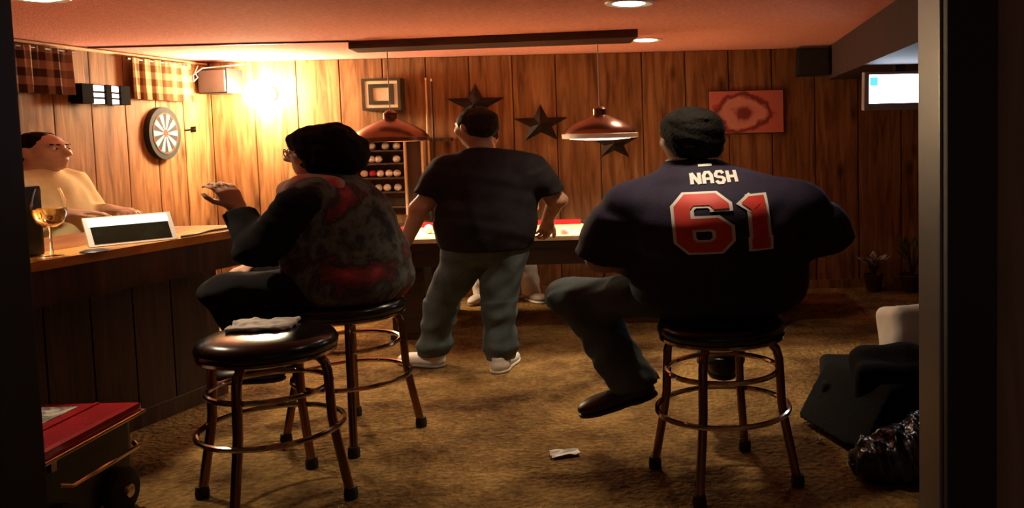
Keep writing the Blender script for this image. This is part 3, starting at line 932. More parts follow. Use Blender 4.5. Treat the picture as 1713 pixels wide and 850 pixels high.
# ---------------------------------------------------------- woman at the bar
def woman():
    r = empty('person', (-1.386, 3.83, 0), 'seated person with dark bobbed hair in patterned jacket, hand raised over the bar', 'person')
    z = (0, 0, 0)
    fr = head_frame((-.088, .03, 1.545), R(192), R(-3))
    hd, T, eu = head(fr, .98)
    torso = [('ell', (-.04, .03, 1.22), (.13, .19, .20), (0, R(-8), 0), .05), ('ell', (-.04, .03, 1.02), (.17, .20, .18), z, .08), ('ell', (0, .03, .88), (.19, .20, .12), z, .08)]
    arms = [('cap', (-.09, -.15, 1.32), (-.215, -.20, 1.05), .055, .045, .05), ('cap', (-.215, -.20, 1.05), (-.330, -.10, 1.265), .043, .029, .03),
            ('cap', (-.09, .21, 1.32), (-.17, .26, 1.04), .055, .045, .05), ('cap', (-.17, .26, 1.04), (-.37, .12, .93), .043, .029, .03)]
    legs = [('cap', (-.03, -.08, .87), (-.37, -.10, .84), .085, .06, .04), ('cap', (-.37, -.10, .84), (-.27, -.08, .46), .052, .038, .03),
            ('cap', (-.03, .14, .87), (-.37, .14, .84), .085, .06, .04), ('cap', (-.37, .14, .84), (-.29, .10, .46), .052, .038, .03)]
    body = hd + [('cap', (-.072, .03, 1.47), (-.06, .03, 1.36), .05, .06, .04)] + torso + arms + legs
    body += hand((-.332, -.098, 1.272), (-.30, -.05, .95), (-.55, .35, -.1), 1, 34, 1.0, .25) + hand((-.372, .118, .925), (-.8, -.4, -.35), (.1, .1, -1), 1, 30)
    blob('body', body, M['skin_pale'], r, h=.0075)
    jk = [('ell', (-.045, .03, 1.22), (.165, .215, .205), (0, R(-8), 0), .06), ('ell', (-.035, .03, 1.03), (.205, .225, .20), z, .10), ('ell', (.005, .03, .85), (.215, .235, .17), z, .10),
          ('cap', (-.07, -.11, 1.335), (-.07, .17, 1.335), .085, .085, .06), ('cap', (-.06, .03, 1.36), (-.065, .03, 1.41), .095, .07, .05), ('cap', (.02, .03, 1.22), (.045, .03, 1.0), .12, .14, .08)]
    blob('jacket', jk, M['jacket'], r, h=.010, noise=(.007, 14, 4), cuts=[((0, 0, .70), (0, 0, -1)), ((-.062, .03, 1.435), (-.25, 0, 1))])
    blob('shoulder_panel', [('cap', (-.085, -.085, 1.372), (-.165, -.02, 1.345), .066, .055, .03), ('cap', (-.165, -.02, 1.345), (-.20, .0, 1.27), .055, .04, .03), ('cap', (-.03, -.08, 1.36), (-.10, -.11, 1.35), .066, .056, .04)],
         blotch_mat('red_tan_print', [(.10, .07, .05), (.42, .25, .16), (.55, .06, .045), (.5, .05, .04)], 7), r, h=.009, noise=(.004, 25, 7))
    blob('sleeve', [('cap', (-.09, -.155, 1.30), (-.215, -.20, 1.05), .085, .070, .04), ('cyl', (-.215, -.20, 1.05), (-.322, -.106, 1.25), .072, .055, .05)], M['blackcloth'], r, h=.009, noise=(.005, 22, 6))
    blob('sleeve', [('cap', (-.09, .215, 1.30), (-.17, .26, 1.04), .085, .070, .04), ('cyl', (-.17, .26, 1.04), (-.35, .135, .94), .072, .055, .05)], M['blackcloth'], r, h=.009, noise=(.005, 22, 9))
    blob('trousers', [('ell', (0, .03, .84), (.20, .215, .09), z, .05), ('cap', (-.05, -.08, .85), (-.37, -.10, .84), .105, .085, .05), ('cyl', (-.37, -.10, .85), (-.275, -.085, .42), .086, .078, .04), ('ell', (-.37, -.10, .84), (.09, .088, .088), z, .04),
                      ('cap', (-.05, .14, .85), (-.37, .14, .84), .105, .085, .05), ('cyl', (-.37, .14, .85), (-.295, .10, .42), .086, .078, .04), ('ell', (-.37, .14, .84), (.09, .088, .088), z, .04)],
         M['blackcloth'], r, h=.011, noise=(.006, 20, 12))
    shoe(r, (-.21, -.08, .345), (-.45, -.09, .345), M['shoeblack'], M['shoeblack'])
    shoe(r, (-.23, .10, .345), (-.47, .10, .345), M['shoeblack'], M['shoeblack'])
    hair = [('ell', T(-.025, 0, .040), (.128, .118, .112), eu, .01), ('ell', T(-.060, 0, -.035), (.112, .118, .105), eu, .05), ('ell', T(-.05, 0, -.085), (.085, .105, .06), eu, .04), ('ell', T(.028, 0, .078), (.062, .095, .050), eu, .03), ('cap', T(.035, .082, .02), T(.018, .086, -.085), .026, .022, .02), ('cap', T(.035, -.082, .02), T(.018, -.086, -.085), .026, .022, .02),
            ('-ell', T(.130, 0, -.075), (.082, .075, .105), eu, .02), ('-ell', T(.125, 0, -.06), (.070, .16, .085), eu, .02)]
    g = random.Random(5)
    for k in range(90):                      # loose curls
        a, b = g.uniform(0, 6.28), g.uniform(-.75, .95); cb = math.sqrt(1 - b * b)
        p = (-.035 + .118 * cb * math.cos(a), .112 * cb * math.sin(a), .012 + .125 * b)
        if p[0] > .045 and p[2] < .05: continue
        hair.append(('ell', T(*p), (g.uniform(.018, .03), g.uniform(.018, .03), g.uniform(.014, .024)), (g.uniform(0, 3), g.uniform(0, 3), 0), .012))
    blob('hair', hair, M['hair'], r, h=.007, noise=(.007, 45, 31))
    glasses(r, T, 'cord')
    eyes(fr, .98, r, T)
    return r


woman()


# ---------------------------------------------------------- man behind the bar
def barman():
    r = empty('person', (-3.3, 4.86, 0), 'person in yellow shirt standing behind the bar, seen in profile', 'person')
    z = (0, 0, 0)
    fr = head_frame((-.098, 0, 1.578), R(-8), R(2))
    hd, T, eu = head(fr, 1.06, 1.2)
    torso = [('ell', (-.14, 0, 1.22), (.14, .20, .22), (0, R(6), 0), .05), ('ell', (-.10, 0, 1.0), (.18, .19, .20), z, .08), ('ell', (-.12, 0, .87), (.15, .18, .13), z, .08)]
    arms = [('cap', (-.14, -.19, 1.36), (-.06, -.22, 1.06), .06, .05, .05), ('cap', (-.06, -.22, 1.06), (.07, -.12, 1.165), .045, .032, .03),
            ('cap', (-.14, .19, 1.36), (-.04, .22, 1.10), .06, .05, .05), ('cap', (-.04, .22, 1.10), (.12, .10, 1.16), .045, .032, .03)]
    legs = [('cap', (-.12, -.10, .85), (-.12, -.10, .45), .08, .055, .04), ('cap', (-.12, -.10, .45), (-.13, -.10, .09), .05, .038, .03),
            ('cap', (-.12, .10, .85), (-.12, .10, .45), .08, .055, .04), ('cap', (-.12, .10, .45), (-.13, .10, .09), .05, .038, .03)]
    body = hd + [('cap', (-.115, 0, 1.50), (-.135, 0, 1.39), .060, .068, .05)] + torso + arms + legs
    body += hand((.072, -.118, 1.168), (.8, .45, -.05), (0, 0, -1), -1, 22) + hand((.12, .10, 1.16), (.85, -.3, -.05), (0, 0, -1), 1, 25)
    blob('body', body, M['skin_pale'], r, h=.0075)
    sh = [('ell', (-.135, 0, 1.21), (.175, .225, .23), (0, R(6), 0), .06), ('ell', (-.09, 0, 1.02), (.205, .215, .22), z, .10), ('ell', (-.11, 0, .86), (.18, .205, .15), z, .10), ('cap', (-.14, -.13, 1.37), (-.14, .13, 1.37), .09, .09, .06),
          ('cap', (-.13, 0, 1.38), (-.13, 0, 1.43), .10, .075, .05), ('cyl', (-.14, -.18, 1.38), (-.06, -.22, 1.06), .092, .075, .05), ('cap', (-.06, -.22, 1.06), (-.055, -.215, 1.065), .072, .072, .03), ('cyl', (-.06, -.22, 1.06), (.045, -.14, 1.145), .070, .052, .03),
          ('cyl', (-.14, .18, 1.38), (-.04, .22, 1.10), .092, .075, .05), ('cap', (-.04, .22, 1.10), (-.035, .22, 1.10), .072, .072, .03), ('cyl', (-.04, .22, 1.10), (.09, .12, 1.15), .070, .052, .03)]
    blob('shirt', sh, M['yellow'], r, h=.010, noise=(.006, 15, 14), cuts=[((0, 0, .78), (0, 0, -1)), ((-.13, 0, 1.448), (-.25, 0, 1))])
    blob('trousers', [('ell', (-.12, 0, .84), (.165, .19, .12), z, .05), ('cap', (-.12, -.10, .80), (-.12, -.10, .45), .10, .08, .04), ('cyl', (-.12, -.10, .47), (-.13, -.10, .05), .08, .075, .03),
                      ('cap', (-.12, .10, .80), (-.12, .10, .45), .10, .08, .04), ('cyl', (-.12, .10, .47), (-.13, .10, .05), .08, .075, .03)], M['blackcloth'], r, h=.013)
    shoe(r, (-.19, -.10, 0), (.08, -.11, 0), M['shoeblack'], M['shoeblack'])
    shoe(r, (-.19, .10, 0), (.08, .11, 0), M['shoeblack'], M['shoeblack'])
    hair = [('ell', T(-.022, 0, .036), (.104, .088, .092), eu, .01), ('ell', T(-.050, 0, -.03), (.068, .082, .06), eu, .03), ('-ell', T(.110, 0, .0), (.108, .12, .115), eu, .012)]
    blob('hair', hair, M['hair'], r, h=.007, noise=(.004, 60, 17))
    eyes(fr, 1.06, r, T)
    for sy in (1, -1):
        blob('eyebrow', [('cap', T(.092, .016 * sy, .032), T(.084, .050 * sy, .034), .007, .006, .005)], M['hair'], r, h=.004)
    return r


barman()


# ---------------------------------------------------------- person across the table, mostly hidden
def far_person():
    r = empty('person', (-1.27, 6.86, 0), 'person in grey shirt and pale trousers across the pool table, mostly hidden', 'person')
    z = (0, 0, 0)
    fr = head_frame((-.06, -.04, 1.575), R(-80), R(-10))
    hd, T, eu = head(fr, .95)
    torso = [('ell', (-.02, .02, 1.22), (.17, .10, .20), z, .05), ('ell', (0, .03, 1.0), (.16, .11, .18), z, .08), ('ell', (.02, .04, .88), (.16, .11, .12), z, .08)]
    arms = [('cap', (-.18, .02, 1.36), (-.24, -.0, 1.10), .05, .042, .05), ('cap', (-.24, 0, 1.10), (-.18, -.14, .93), .04, .028, .03),
            ('cap', (.15, .02, 1.36), (.235, .0, 1.10), .05, .042, .05), ('cap', (.235, 0, 1.10), (.255, -.17, .94), .04, .028, .03)]
    legs = [('cap', (-.06, .04, .85), (-.10, .03, .45), .07, .05, .04), ('cap', (-.10, .03, .45), (-.12, .03, .09), .045, .033, .03), ('cap', (.10, .04, .85), (.16, .03, .45), .07, .05, .04), ('cap', (.16, .03, .45), (.19, .03, .09), .045, .033, .03)]
    body = hd + [('cap', (-.05, 0, 1.50), (-.03, .02, 1.38), .05, .058, .04)] + torso + arms + legs
    body += hand((-.18, -.145, .925), (.2, -.9, -.2), (0, 0, -1), 1, 30) + hand((.255, -.175, .935), (0, -.95, -.1), (0, 0, -1), -1, 25)
    blob('body', body, M['skin'], r, h=.009)
    blob('shirt', [('ell', (-.02, .02, 1.21), (.19, .12, .21), z, .05), ('ell', (0, .03, 1.02), (.18, .13, .2), z, .08), ('ell', (.02, .04, .90), (.18, .13, .12), z, .08), ('cap', (-.15, .02, 1.37), (.12, .02, 1.37), .065, .065, .05),
                   ('cyl', (-.17, .02, 1.38), (-.24, 0, 1.10), .072, .062, .04), ('cyl', (.14, .02, 1.38), (.235, 0, 1.10), .072, .062, .04)], M['grey'], r, h=.011, noise=(.004, 15, 18), cuts=[((0, 0, .82), (0, 0, -1))])
    blob('trousers', [('ell', (.02, .04, .86), (.17, .12, .10), z, .05), ('cap', (-.05, .04, .80), (-.10, .03, .45), .09, .07, .04), ('cyl', (-.10, .03, .47), (-.125, .03, .06), .07, .06, .03), ('cap', (.09, .04, .80), (.16, .03, .45), .09, .07, .04), ('cyl', (.16, .03, .47), (.19, .03, .06), .07, .06, .03)],
         M['paleslacks'], r, h=.011, noise=(.006, 22, 19))
    shoe(r, (-.12, .10, 0), (-.16, -.14, 0), M['shoewhite'], M['shoegrey'])
    shoe(r, (.16, .08, 0), (.30, -.11, 0), M['shoegrey'], M['shoewhite'])
    blob('hair', [('ell', T(-.016, 0, .036), (.104, .087, .092), eu, .01), ('ell', T(-.045, 0, -.02), (.068, .078, .065), eu, .03), ('-ell', T(.10, 0, -.04), (.075, .10, .095), eu, .01)], M['hairbrown'], r, h=.009, noise=(.004, 60, 22))
    eyes(fr, .95, r, T)


far_person()


# ------------------------------------------------------------------ lamps
def pendant(x, y, zr, label, lit):
    r = empty('pendant_lamp', (x, y, zr), label, 'pendant lamp', 'dome lamps hung over the pool table')
    prof = [(.252, 0), (.250, .022), (.225, .055), (.150, .098), (.075, .128), (.050, .140), (.047, .138), (.07, .122), (.145, .092), (.218, .05), (.244, .02), (.246, 0), (.252, 0)]
    MB().lathe([(a, b + zr) for a, b in prof], (x, y, 0), 40).build('shade', M['copper'], r, smooth=True)
    MB().lathe([(.250, zr - .016), (.256, zr - .012), (.257, zr + .014), (.250, zr + .018), (.244, zr + .012), (.244, zr - .012), (.250, zr - .016)], (x, y, 0), 40).build('rim', M['enamel'] if lit else M['copper'], r, smooth=True)
    MB().lathe([(0, zr + .136), (.046, zr + .136), (.046, zr + .18), (.03, zr + .195), (.012, zr + .2), (0, zr + .2)], (x, y, 0), 20).build('socket_cap', M['copper'], r, smooth=True)
    MB().tube([(x, y, zr + .19), (x, y, CEIL - .05)], .004, 8).build('cord', M['cord'], r)
    if lit:
        MB().lathe([(0, zr + .006), (.242, zr + .004), (.242, zr - .004), (.20, zr - .020), (.1, zr - .028), (0, zr - .03)], (x, y, 0), 32).build('diffuser', M['glowpend'], r, smooth=True)
    else:
        MB().lathe([(0, zr + .02), (.025, zr + .022), (.037, zr + .045), (.03, zr + .075), (.017, zr + .1), (.017, zr + .137), (0, zr + .137)], (x, y, 0), 16).build('bulb', M['glowpend'], r, smooth=True)
    lamp('pendant_light', 'SPOT', (x, y, zr - .04), E_PEND, (1, .80, .52), r, .12, spot=150, blend=.4)


pendant(-.378, 5.86, 1.306, 'bronze dome pendant lamp with glowing white rim hanging before the red picture', True)
pendant(-1.82, 5.98, 1.315, 'dim bronze dome pendant lamp hanging in front of the ball rack', False)
# dark board on the ceiling the lamps hang from
bd = MB().add([(-2.02, 5.80, CEIL - .05), (-.10, 5.50, CEIL - .05), (-.16, 5.88, CEIL - .05), (-2.06, 6.10, CEIL - .05), (-2.02, 5.80, CEIL), (-.10, 5.50, CEIL), (-.16, 5.88, CEIL), (-2.06, 6.10, CEIL)],
              [(0, 3, 2, 1), (4, 5, 6, 7), (0, 1, 5, 4), (1, 2, 6, 5), (2, 3, 7, 6), (3, 0, 4, 7)]).build('ceiling_board', M['darkwoodx'])
tag(bd, 'long dark wooden board fixed to the ceiling above the pool table', 'board')


def downlight(x, y, label, e=1.0, wide=112):
    r = empty('recessed_light', (x, y, CEIL), label, 'ceiling light', 'round recessed ceiling lights')
    MB().lathe([(.085, CEIL - .004), (.118, CEIL - .008), (.122, CEIL + .001), (.085, CEIL + .001), (.085, CEIL - .004)], (x, y, 0), 32).build('trim_ring', M['enamel'], r, smooth=True)
    MB().lathe([(0, CEIL - .012), (.06, CEIL - .010), (.085, CEIL - .003), (.085, CEIL), (0, CEIL)], (x, y, 0), 24).build('lens', M['glowdown'], r, smooth=True)
    lamp('recessed_beam', 'SPOT', (x, y, CEIL - .03), E_SPOT * e, (1, .79, .53), r, .06, spot=wide, blend=.8)


downlight(-.12, 4.38, 'recessed ceiling light at the top edge above the man with the numbered jersey', .78)
downlight(-.06, 6.15, 'recessed ceiling light beside the end of the dark ceiling board', .4)
downlight(-2.65, 3.80, 'recessed ceiling light above the bar at the left', 1.05, 128)
downlight(.08, 3.06, 'recessed ceiling light overhead between the doorway and the man with the numbered jersey', .36, 84)


def corner_lamp():
    x, y, z = -3.14, 6.93, 1.70
    r = empty('wall_lamp', (x, YB, z), 'glaring wall lamp with round glass globe on the plank wall', 'wall lamp')
    MB().lathe([(0, 0), (.07, 0), (.07, -.018), (.05, -.026), (0, -.026)], (x, YB, z), 24, 'y').build('back_plate', M['copper'], r, smooth=True)
    MB().tube([(x, YB - .02, z), (x, YB - .08, z - .02), (x, y, z - .1)], .012, 8).build('arm', M['copper'], r, smooth=True)
    MB().lathe([(0, z - .12), (.045, z - .12), (.05, z - .10), (.03, z - .095), (0, z - .095)], (x, y, 0), 20).build('holder', M['copper'], r, smooth=True)
    R_ = .115
    MB().lathe([(R_ * math.sin(t * math.pi / 14), z - .012 - R_ * math.cos(t * math.pi / 14)) for t in range(15)], (x, y, 0), 28).build('globe', M['glow'], r, smooth=True)
    lamp('wall_lamp_light', 'POINT', (x, y - .16, z), E_BULB, (1, .83, .52), r, .09)


corner_lamp()


def sconce():
    y0, y1, zc = 5.58, 6.03, 1.655
    r = empty('wall_sconce', lwp((y0 + y1) / 2, zc), 'black framed lantern with white lit panes on the left wall', 'wall lamp')
    def bx(ya, yb, za, zb, d0, d1, name, mat, par=r):
        vs = [lwp(ya, za, d0), lwp(yb, za, d0), lwp(yb, za, d1), lwp(ya, za, d1), lwp(ya, zb, d0), lwp(yb, zb, d0), lwp(yb, zb, d1), lwp(ya, zb, d1)]
        return MB().add(vs, [(0, 3, 2, 1), (4, 5, 6, 7), (0, 1, 5, 4), (1, 2, 6, 5), (2, 3, 7, 6), (3, 0, 4, 7)]).build(name, mat, par)
    bx(y0, y1, zc - .05, zc + .055, .002, .02, 'back_plate', M['matte'])
    for ya, yb in ((y0, y0 + .10), (5.80, 5.85), (y1 - .09, y1)):
        bx(ya, yb, zc - .062, zc + .066, .018, .10, 'bracket', M['matte'])
    for ya, yb in ((y0 + .10, 5.80), (5.85, y1 - .09)):
        for za, zb in ((zc + .022, zc + .060), (zc - .018, zc + .012), (zc - .058, zc - .028)):
            bx(ya + .004, yb - .004, za, zb, .02, .085, 'pane', M['glowsconce'])
        for zb in (zc + .016, zc - .023):
            bx(ya, yb, zb - .006, zb + .006, .022, .094, 'bar', M['matte'])


sconce()


# ------------------------------------------------------------------ left wall: curtains, dartboard
def curtain(y0, y1, z0, z1, mat, label):
    r = empty('window_valance', lwp((y0 + y1) / 2, z0), label, 'curtain', 'short plaid window curtains')
    me = MB(); n = 48; vs = []; fs = []
    for layer in (0, 1):
        for j in range(6):
            for i in range(n + 1):
                f = i / n; zz = z1 + (z0 - z1) * j / 5
                w = .020 * math.sin(f * 34) * (.4 + .6 * j / 5) + .008 * math.sin(f * 71 + 1)
                vs.append(lwp(y0 + (y1 - y0) * f, zz, .05 + w + .006 * layer))
    S = (n + 1) * 6
    for layer in (0, 1):
        for j in range(5):
            for i in range(n):
                a = layer * S + j * (n + 1) + i
                fs.append((a, a + 1, a + n + 2, a + n + 1))
    me.add(vs, fs).build('cloth', mat, r, smooth=True)
    MB().tube([lwp(y0 - .04, z1 - .01, .05), lwp(y1 + .04, z1 - .01, .05)], .009, 8).build('rod', M['darkwood'], r)


curtain(4.95, 5.56, 1.645, 1.93, M['plaid1'], 'plaid short curtain, shade put into its colours, high on the left wall by the door edge')
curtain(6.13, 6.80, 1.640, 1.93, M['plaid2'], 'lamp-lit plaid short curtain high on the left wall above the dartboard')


def dartboard():
    c = lwp(6.468, 1.398, .004)
    r = empty('dartboard', c, 'round dartboard with cream and black wedges on the left wall', 'dartboard')
    def P(rad, a, off): # on wall: along wall and up; heights follow the room's low proportions
        q = lwp(6.468, 1.398, off); return q + LD * (rad * math.sin(a)) + Vector((0, 0, rad * math.cos(a) * 1.05))
    def disc(rad0, rad1, a0, a1, o0, o1, name, mat, n=3):
        mb = MB(); vs = []
        for k in range(n + 1):
            a = a0 + (a1 - a0) * k / n
            vs += [P(rad0, a, o0), P(rad1, a, o0), P(rad0, a, o1), P(rad1, a, o1)]
        fs = []
        for k in range(n):
            b = k * 4
            fs += [(b + 2, b + 3, b + 7, b + 6), (b, b + 4, b + 5, b + 1), (b + 1, b + 5, b + 7, b + 3), (b, b + 2, b + 6, b + 4)]
        fs += [(0, 1, 3, 2), (n * 4, n * 4 + 2, n * 4 + 3, n * 4 + 1)]
        return mb.add(vs, fs).build(name, mat, r)
    disc(0.0001, .185, 0, 2 * math.pi, .0, .045, 'board', M['cork'], 40)
    w = 2 * math.pi / 20
    for k in range(20):
        a = (k - .5) * w; light = k % 2
        disc(.028, .132, a + .008, a + w - .008, .044, .048, 'wedge', M['dartcream'] if light else M['cork'])
        disc(.134, .146, a, a + w, .044, .0485, 'double_band', M['dartgreen'] if light else M['dartred'])
    disc(.0001, .026, 0, 2 * math.pi, .044, .049, 'bull', M['dartred'], 16)
    # a dart stuck in the wall beside the board
    q = lwp(6.72, 1.415, 0)
    d = empty('dart', q, 'single dart stuck in the wall beside the dartboard', 'dart')
    t = lwp(6.72, 1.415, .10) + Vector((0, 0, .01))
    MB().tube([q, q + (t - q) * .35], .0025, 6).build('point', M['chrome'], d)
    MB().tube([q + (t - q) * .35, q + (t - q) * .8], .007, 8).build('barrel', M['black'], d)
    mb = MB(); f0 = q + (t - q) * .8; f1 = q + (t - q) * 1.25
    for v in (Vector((0, 0, .022)), LD * .022):
        nn = (t - q).normalized().cross(v).normalized() * .001
        mb.add([f0 - v + nn, f1 - v + nn, f1 + v + nn, f0 + v + nn, f0 - v - nn, f1 - v - nn, f1 + v - nn, f0 + v - nn], [(0, 1, 2, 3), (7, 6, 5, 4), (0, 4, 5, 1), (1, 5, 6, 2), (2, 6, 7, 3), (3, 7, 4, 0)])
    mb.build('flight', M['black'], d)


dartboard()


# ------------------------------------------------------------------ back wall objects
def speaker(x0, x1, z0, z1, y0, mat, label, rz):
    c = ((x0 + x1) / 2, (y0 + YB) / 2, (z0 + z1) / 2)
    r = empty('wall_speaker', (c[0], c[1], z0), label, 'speaker', 'corner speakers under the ceiling')
    MB().box((x0, y0 + .02, z0), (x1, YB - .03, z1), (0, 0, rz), .01, c).build('cabinet', M['black'], r)
    MB().box((x0 + .012, y0 + .005, z0 + .012), (x1 - .012, y0 + .022, z1 - .012), (0, 0, rz), .008, c).build('grille', mat, r)
    MB().box((c[0] - .03, YB - .06, z0 + .05), (c[0] + .03, YB, z1 - .05)).build('bracket', M['black'], r)


speaker(-3.60, -3.33, 1.705, 1.90, 6.88, M['speakergrey'], 'grey speaker box in the left corner beside the glaring lamp', R(-14))
speaker(1.13, 1.39, 1.735, 1.95, 6.86, M['black'], 'black speaker box in the dark right corner under the ceiling', R(-6))
cb = MB().tube([(-3.62, 6.95, 1.93), (-3.60, 6.86, 1.87), (-3.57, 6.84, 1.83), (-3.60, 6.84, 1.80), (-3.62, 6.87, 1.85), (-3.55, 6.88, 1.905), (-3.42, 6.90, 1.915), (-3.25, 6.95, 1.935)], .004, 8)
tag(cb.build('speaker_cable', M['white'], smooth=True), 'looped white cable hanging at the left corner speaker', 'cable')


def picture():
    x0, x1, z0, z1 = -2.345, -2.035, 1.545, 1.800
    r = empty('framed_picture', ((x0 + x1) / 2, YB, z0), 'square picture in dark double frame with cream mat', 'picture')
    def ring(a, b, y0, y1, mat, name):
        mb = MB()
        X0, X1, Z0, Z1 = x0 + a, x1 - a, z0 + a * .85, z1 - a * .85; t = b
        mb.box((X0, y0, Z0), (X1, y1, Z0 + t * .85)).box((X0, y0, Z1 - t * .85), (X1, y1, Z1)).box((X0, y0, Z0 + t * .85), (X0 + t, y1, Z1 - t * .85)).box((X1 - t, y0, Z0 + t * .85), (X1, y1, Z1 - t * .85))
        mb.build(name, mat, r)
    ring(0, .024, 6.985, YB, M['framedark'], 'outer_frame')
    ring(.024, .030, 6.990, 7.05, M['cream'], 'mat_board')
    ring(.054, .034, 6.984, 7.05, M['framedark'], 'inner_frame')
    MB().box((x0 + .08, 6.992, z0 + .07), (x1 - .08, 7.05, z1 - .07)).build('print', blotch_mat('faint_print', [(.75, .68, .5), (.68, .58, .4), (.78, .72, .56)], 30), r)


picture()


def ball_rack():
    x0, x1, z0, z1 = -2.445, -1.87, .70, 1.305
    yf = 6.96
    r = empty('ball_rack', (-2.16, YB, z0), 'dark wall rack with shelves of pool balls', 'rack')
    MB().box((x0, YB - .012, z0), (x1, YB, z1)).build('back_panel', M['darkwood'], r)
    for x in (x0, -2.025, x1 - .015):
        MB().box((x, yf, z0), (x + .018, YB - .013, z1), bev=.003).build('upright', M['cuepale'], r)
    zs = [1.228, 1.124, 1.009, .894, .775]
    for zz in zs:
        MB().box((x0 + .019, yf + .006, zz - .014), (-2.026, YB - .013, zz - .002)).build('shelf', M['darkwood'], r)
    MB().box((x0 - .01, yf - .008, z1), (x1 + .01, YB, z1 + .022), bev=.004).build('top_board', M['darkwood'], r)
    MB().box((-2.006, yf + .03, z0), (x1 - .016, yf + .05, z1)).build('side_panel', M['darkwood'], r)
    ball = MB().lathe([(.031 * math.sin(t * math.pi / 10), .031 - .031 * math.cos(t * math.pi / 10)) for t in range(11)], n=18).mesh('pool_ball')
    ballr = ball.copy(); ball.materials.append(M['ballwhite']); ballr.materials.append(M['ballred'])
    rows = {0: (-2.385, -2.295, -2.185, -2.095), 1: (-2.30, -2.245, -2.10), 2: (-2.365, -2.295, -2.235, -2.165, -2.10), 3: (-2.255, -2.185, -2.10)}
    nm = ['top', 'second', 'third', 'fourth']
    for k, xs in rows.items():
        for j, x in enumerate(xs):
            red = (k == 2 and j == 1)
            o = link_mesh('pool_ball', ballr if red else ball, None, None, (x, 7.02, zs[k] - .002), True)
            if red: tag(o, 'dark red pool ball on the third shelf of the wall rack', 'ball')
            else:
                od = {3: ('leftmost', 'middle', 'rightmost'), 4: ('leftmost', 'second', 'third', 'rightmost'), 5: ('leftmost', 'second', 'middle', 'fourth', 'rightmost')}[len(xs)][j]
                tag(o, '%s white pool ball on the %s shelf of the wall rack' % (od, nm[k]), 'ball', 'white pool balls on the wall rack')


ball_rack()


def cue(x, y, z0, z1, mat, label, lean=0.0):
    r = empty('pool_cue', (x, y, z0), label, 'pool cue', 'pool cues upright against the wall')
    L = z1 - z0
    MB().tube([(x, y, z0), (x + lean * .4, y, z0 + L * .4)], [.015, .012], 10).build('butt', M['black'], r, smooth=True)
    MB().tube([(x + lean * .4, y, z0 + L * .4), (x + lean, y, z1 - .02)], [.012, .007], 10).build('shaft', mat, r, smooth=True)
    MB().tube([(x + lean, y, z1 - .02), (x + lean, y, z1)], .0072, 8).build('tip', M['white'], r)


M['cuedark'] = plain('dark_cue_wood', (.05, .018, .01), .35)
cue(-1.845, 7.045, .62, 1.80, M['cuepale'], 'pale maple pool cue upright by the ball rack')
cue(-1.80, 7.045, .62, 1.79, M['cuedark'], 'dark brown pool cue upright beside the pale one')
rk = empty('cue_rack', (-1.80, YB, 1.28), 'small dark wooden cue bracket on the wall right of the ball rack', 'cue rack')
MB().box((-1.86, 7.062, 1.285), (-1.66, YB, 1.315), bev=.004).build('upper_bar', M['darkwood'], rk)
MB().box((-1.86, 7.0, .60), (-1.66, YB, .62), bev=.004).build('lower_bar', M['darkwood'], rk)


def star(x, z, rx, label, spin=0.0):
    r = empty('metal_star', (x, YB, z), label, 'star', 'metal barn stars on the plank wall')
    for k in range(5):                       # each point is two folded facets
        a = math.pi / 2 + k * 2 * math.pi / 5 + spin
        def pt(rad, q): return (x + rad * math.cos(q), YB - .004, z + rad * math.sin(q) * .70)
        tip = pt(rx, a); i0 = pt(rx * .40, a - math.pi / 5); i1 = pt(rx * .40, a + math.pi / 5); c = (x, YB - .085, z)
        b = (x, YB - .004, z)
        MB().add([c, tip, i0, i1, b], [(0, 2, 1), (0, 1, 3), (4, 1, 2), (4, 3, 1), (0, 3, 4), (0, 4, 2)]).build('star_point', M['starmetal'], r)


star(-1.463, 1.575, .250, 'highest metal barn star above the standing man\'s head', R(0))
star(-.938, 1.405, .235, 'middle metal barn star between the standing man and the lit lamp', R(0))
star(-.345, 1.235, .205, 'lowest metal barn star partly behind the lit pendant lamp', R(0))


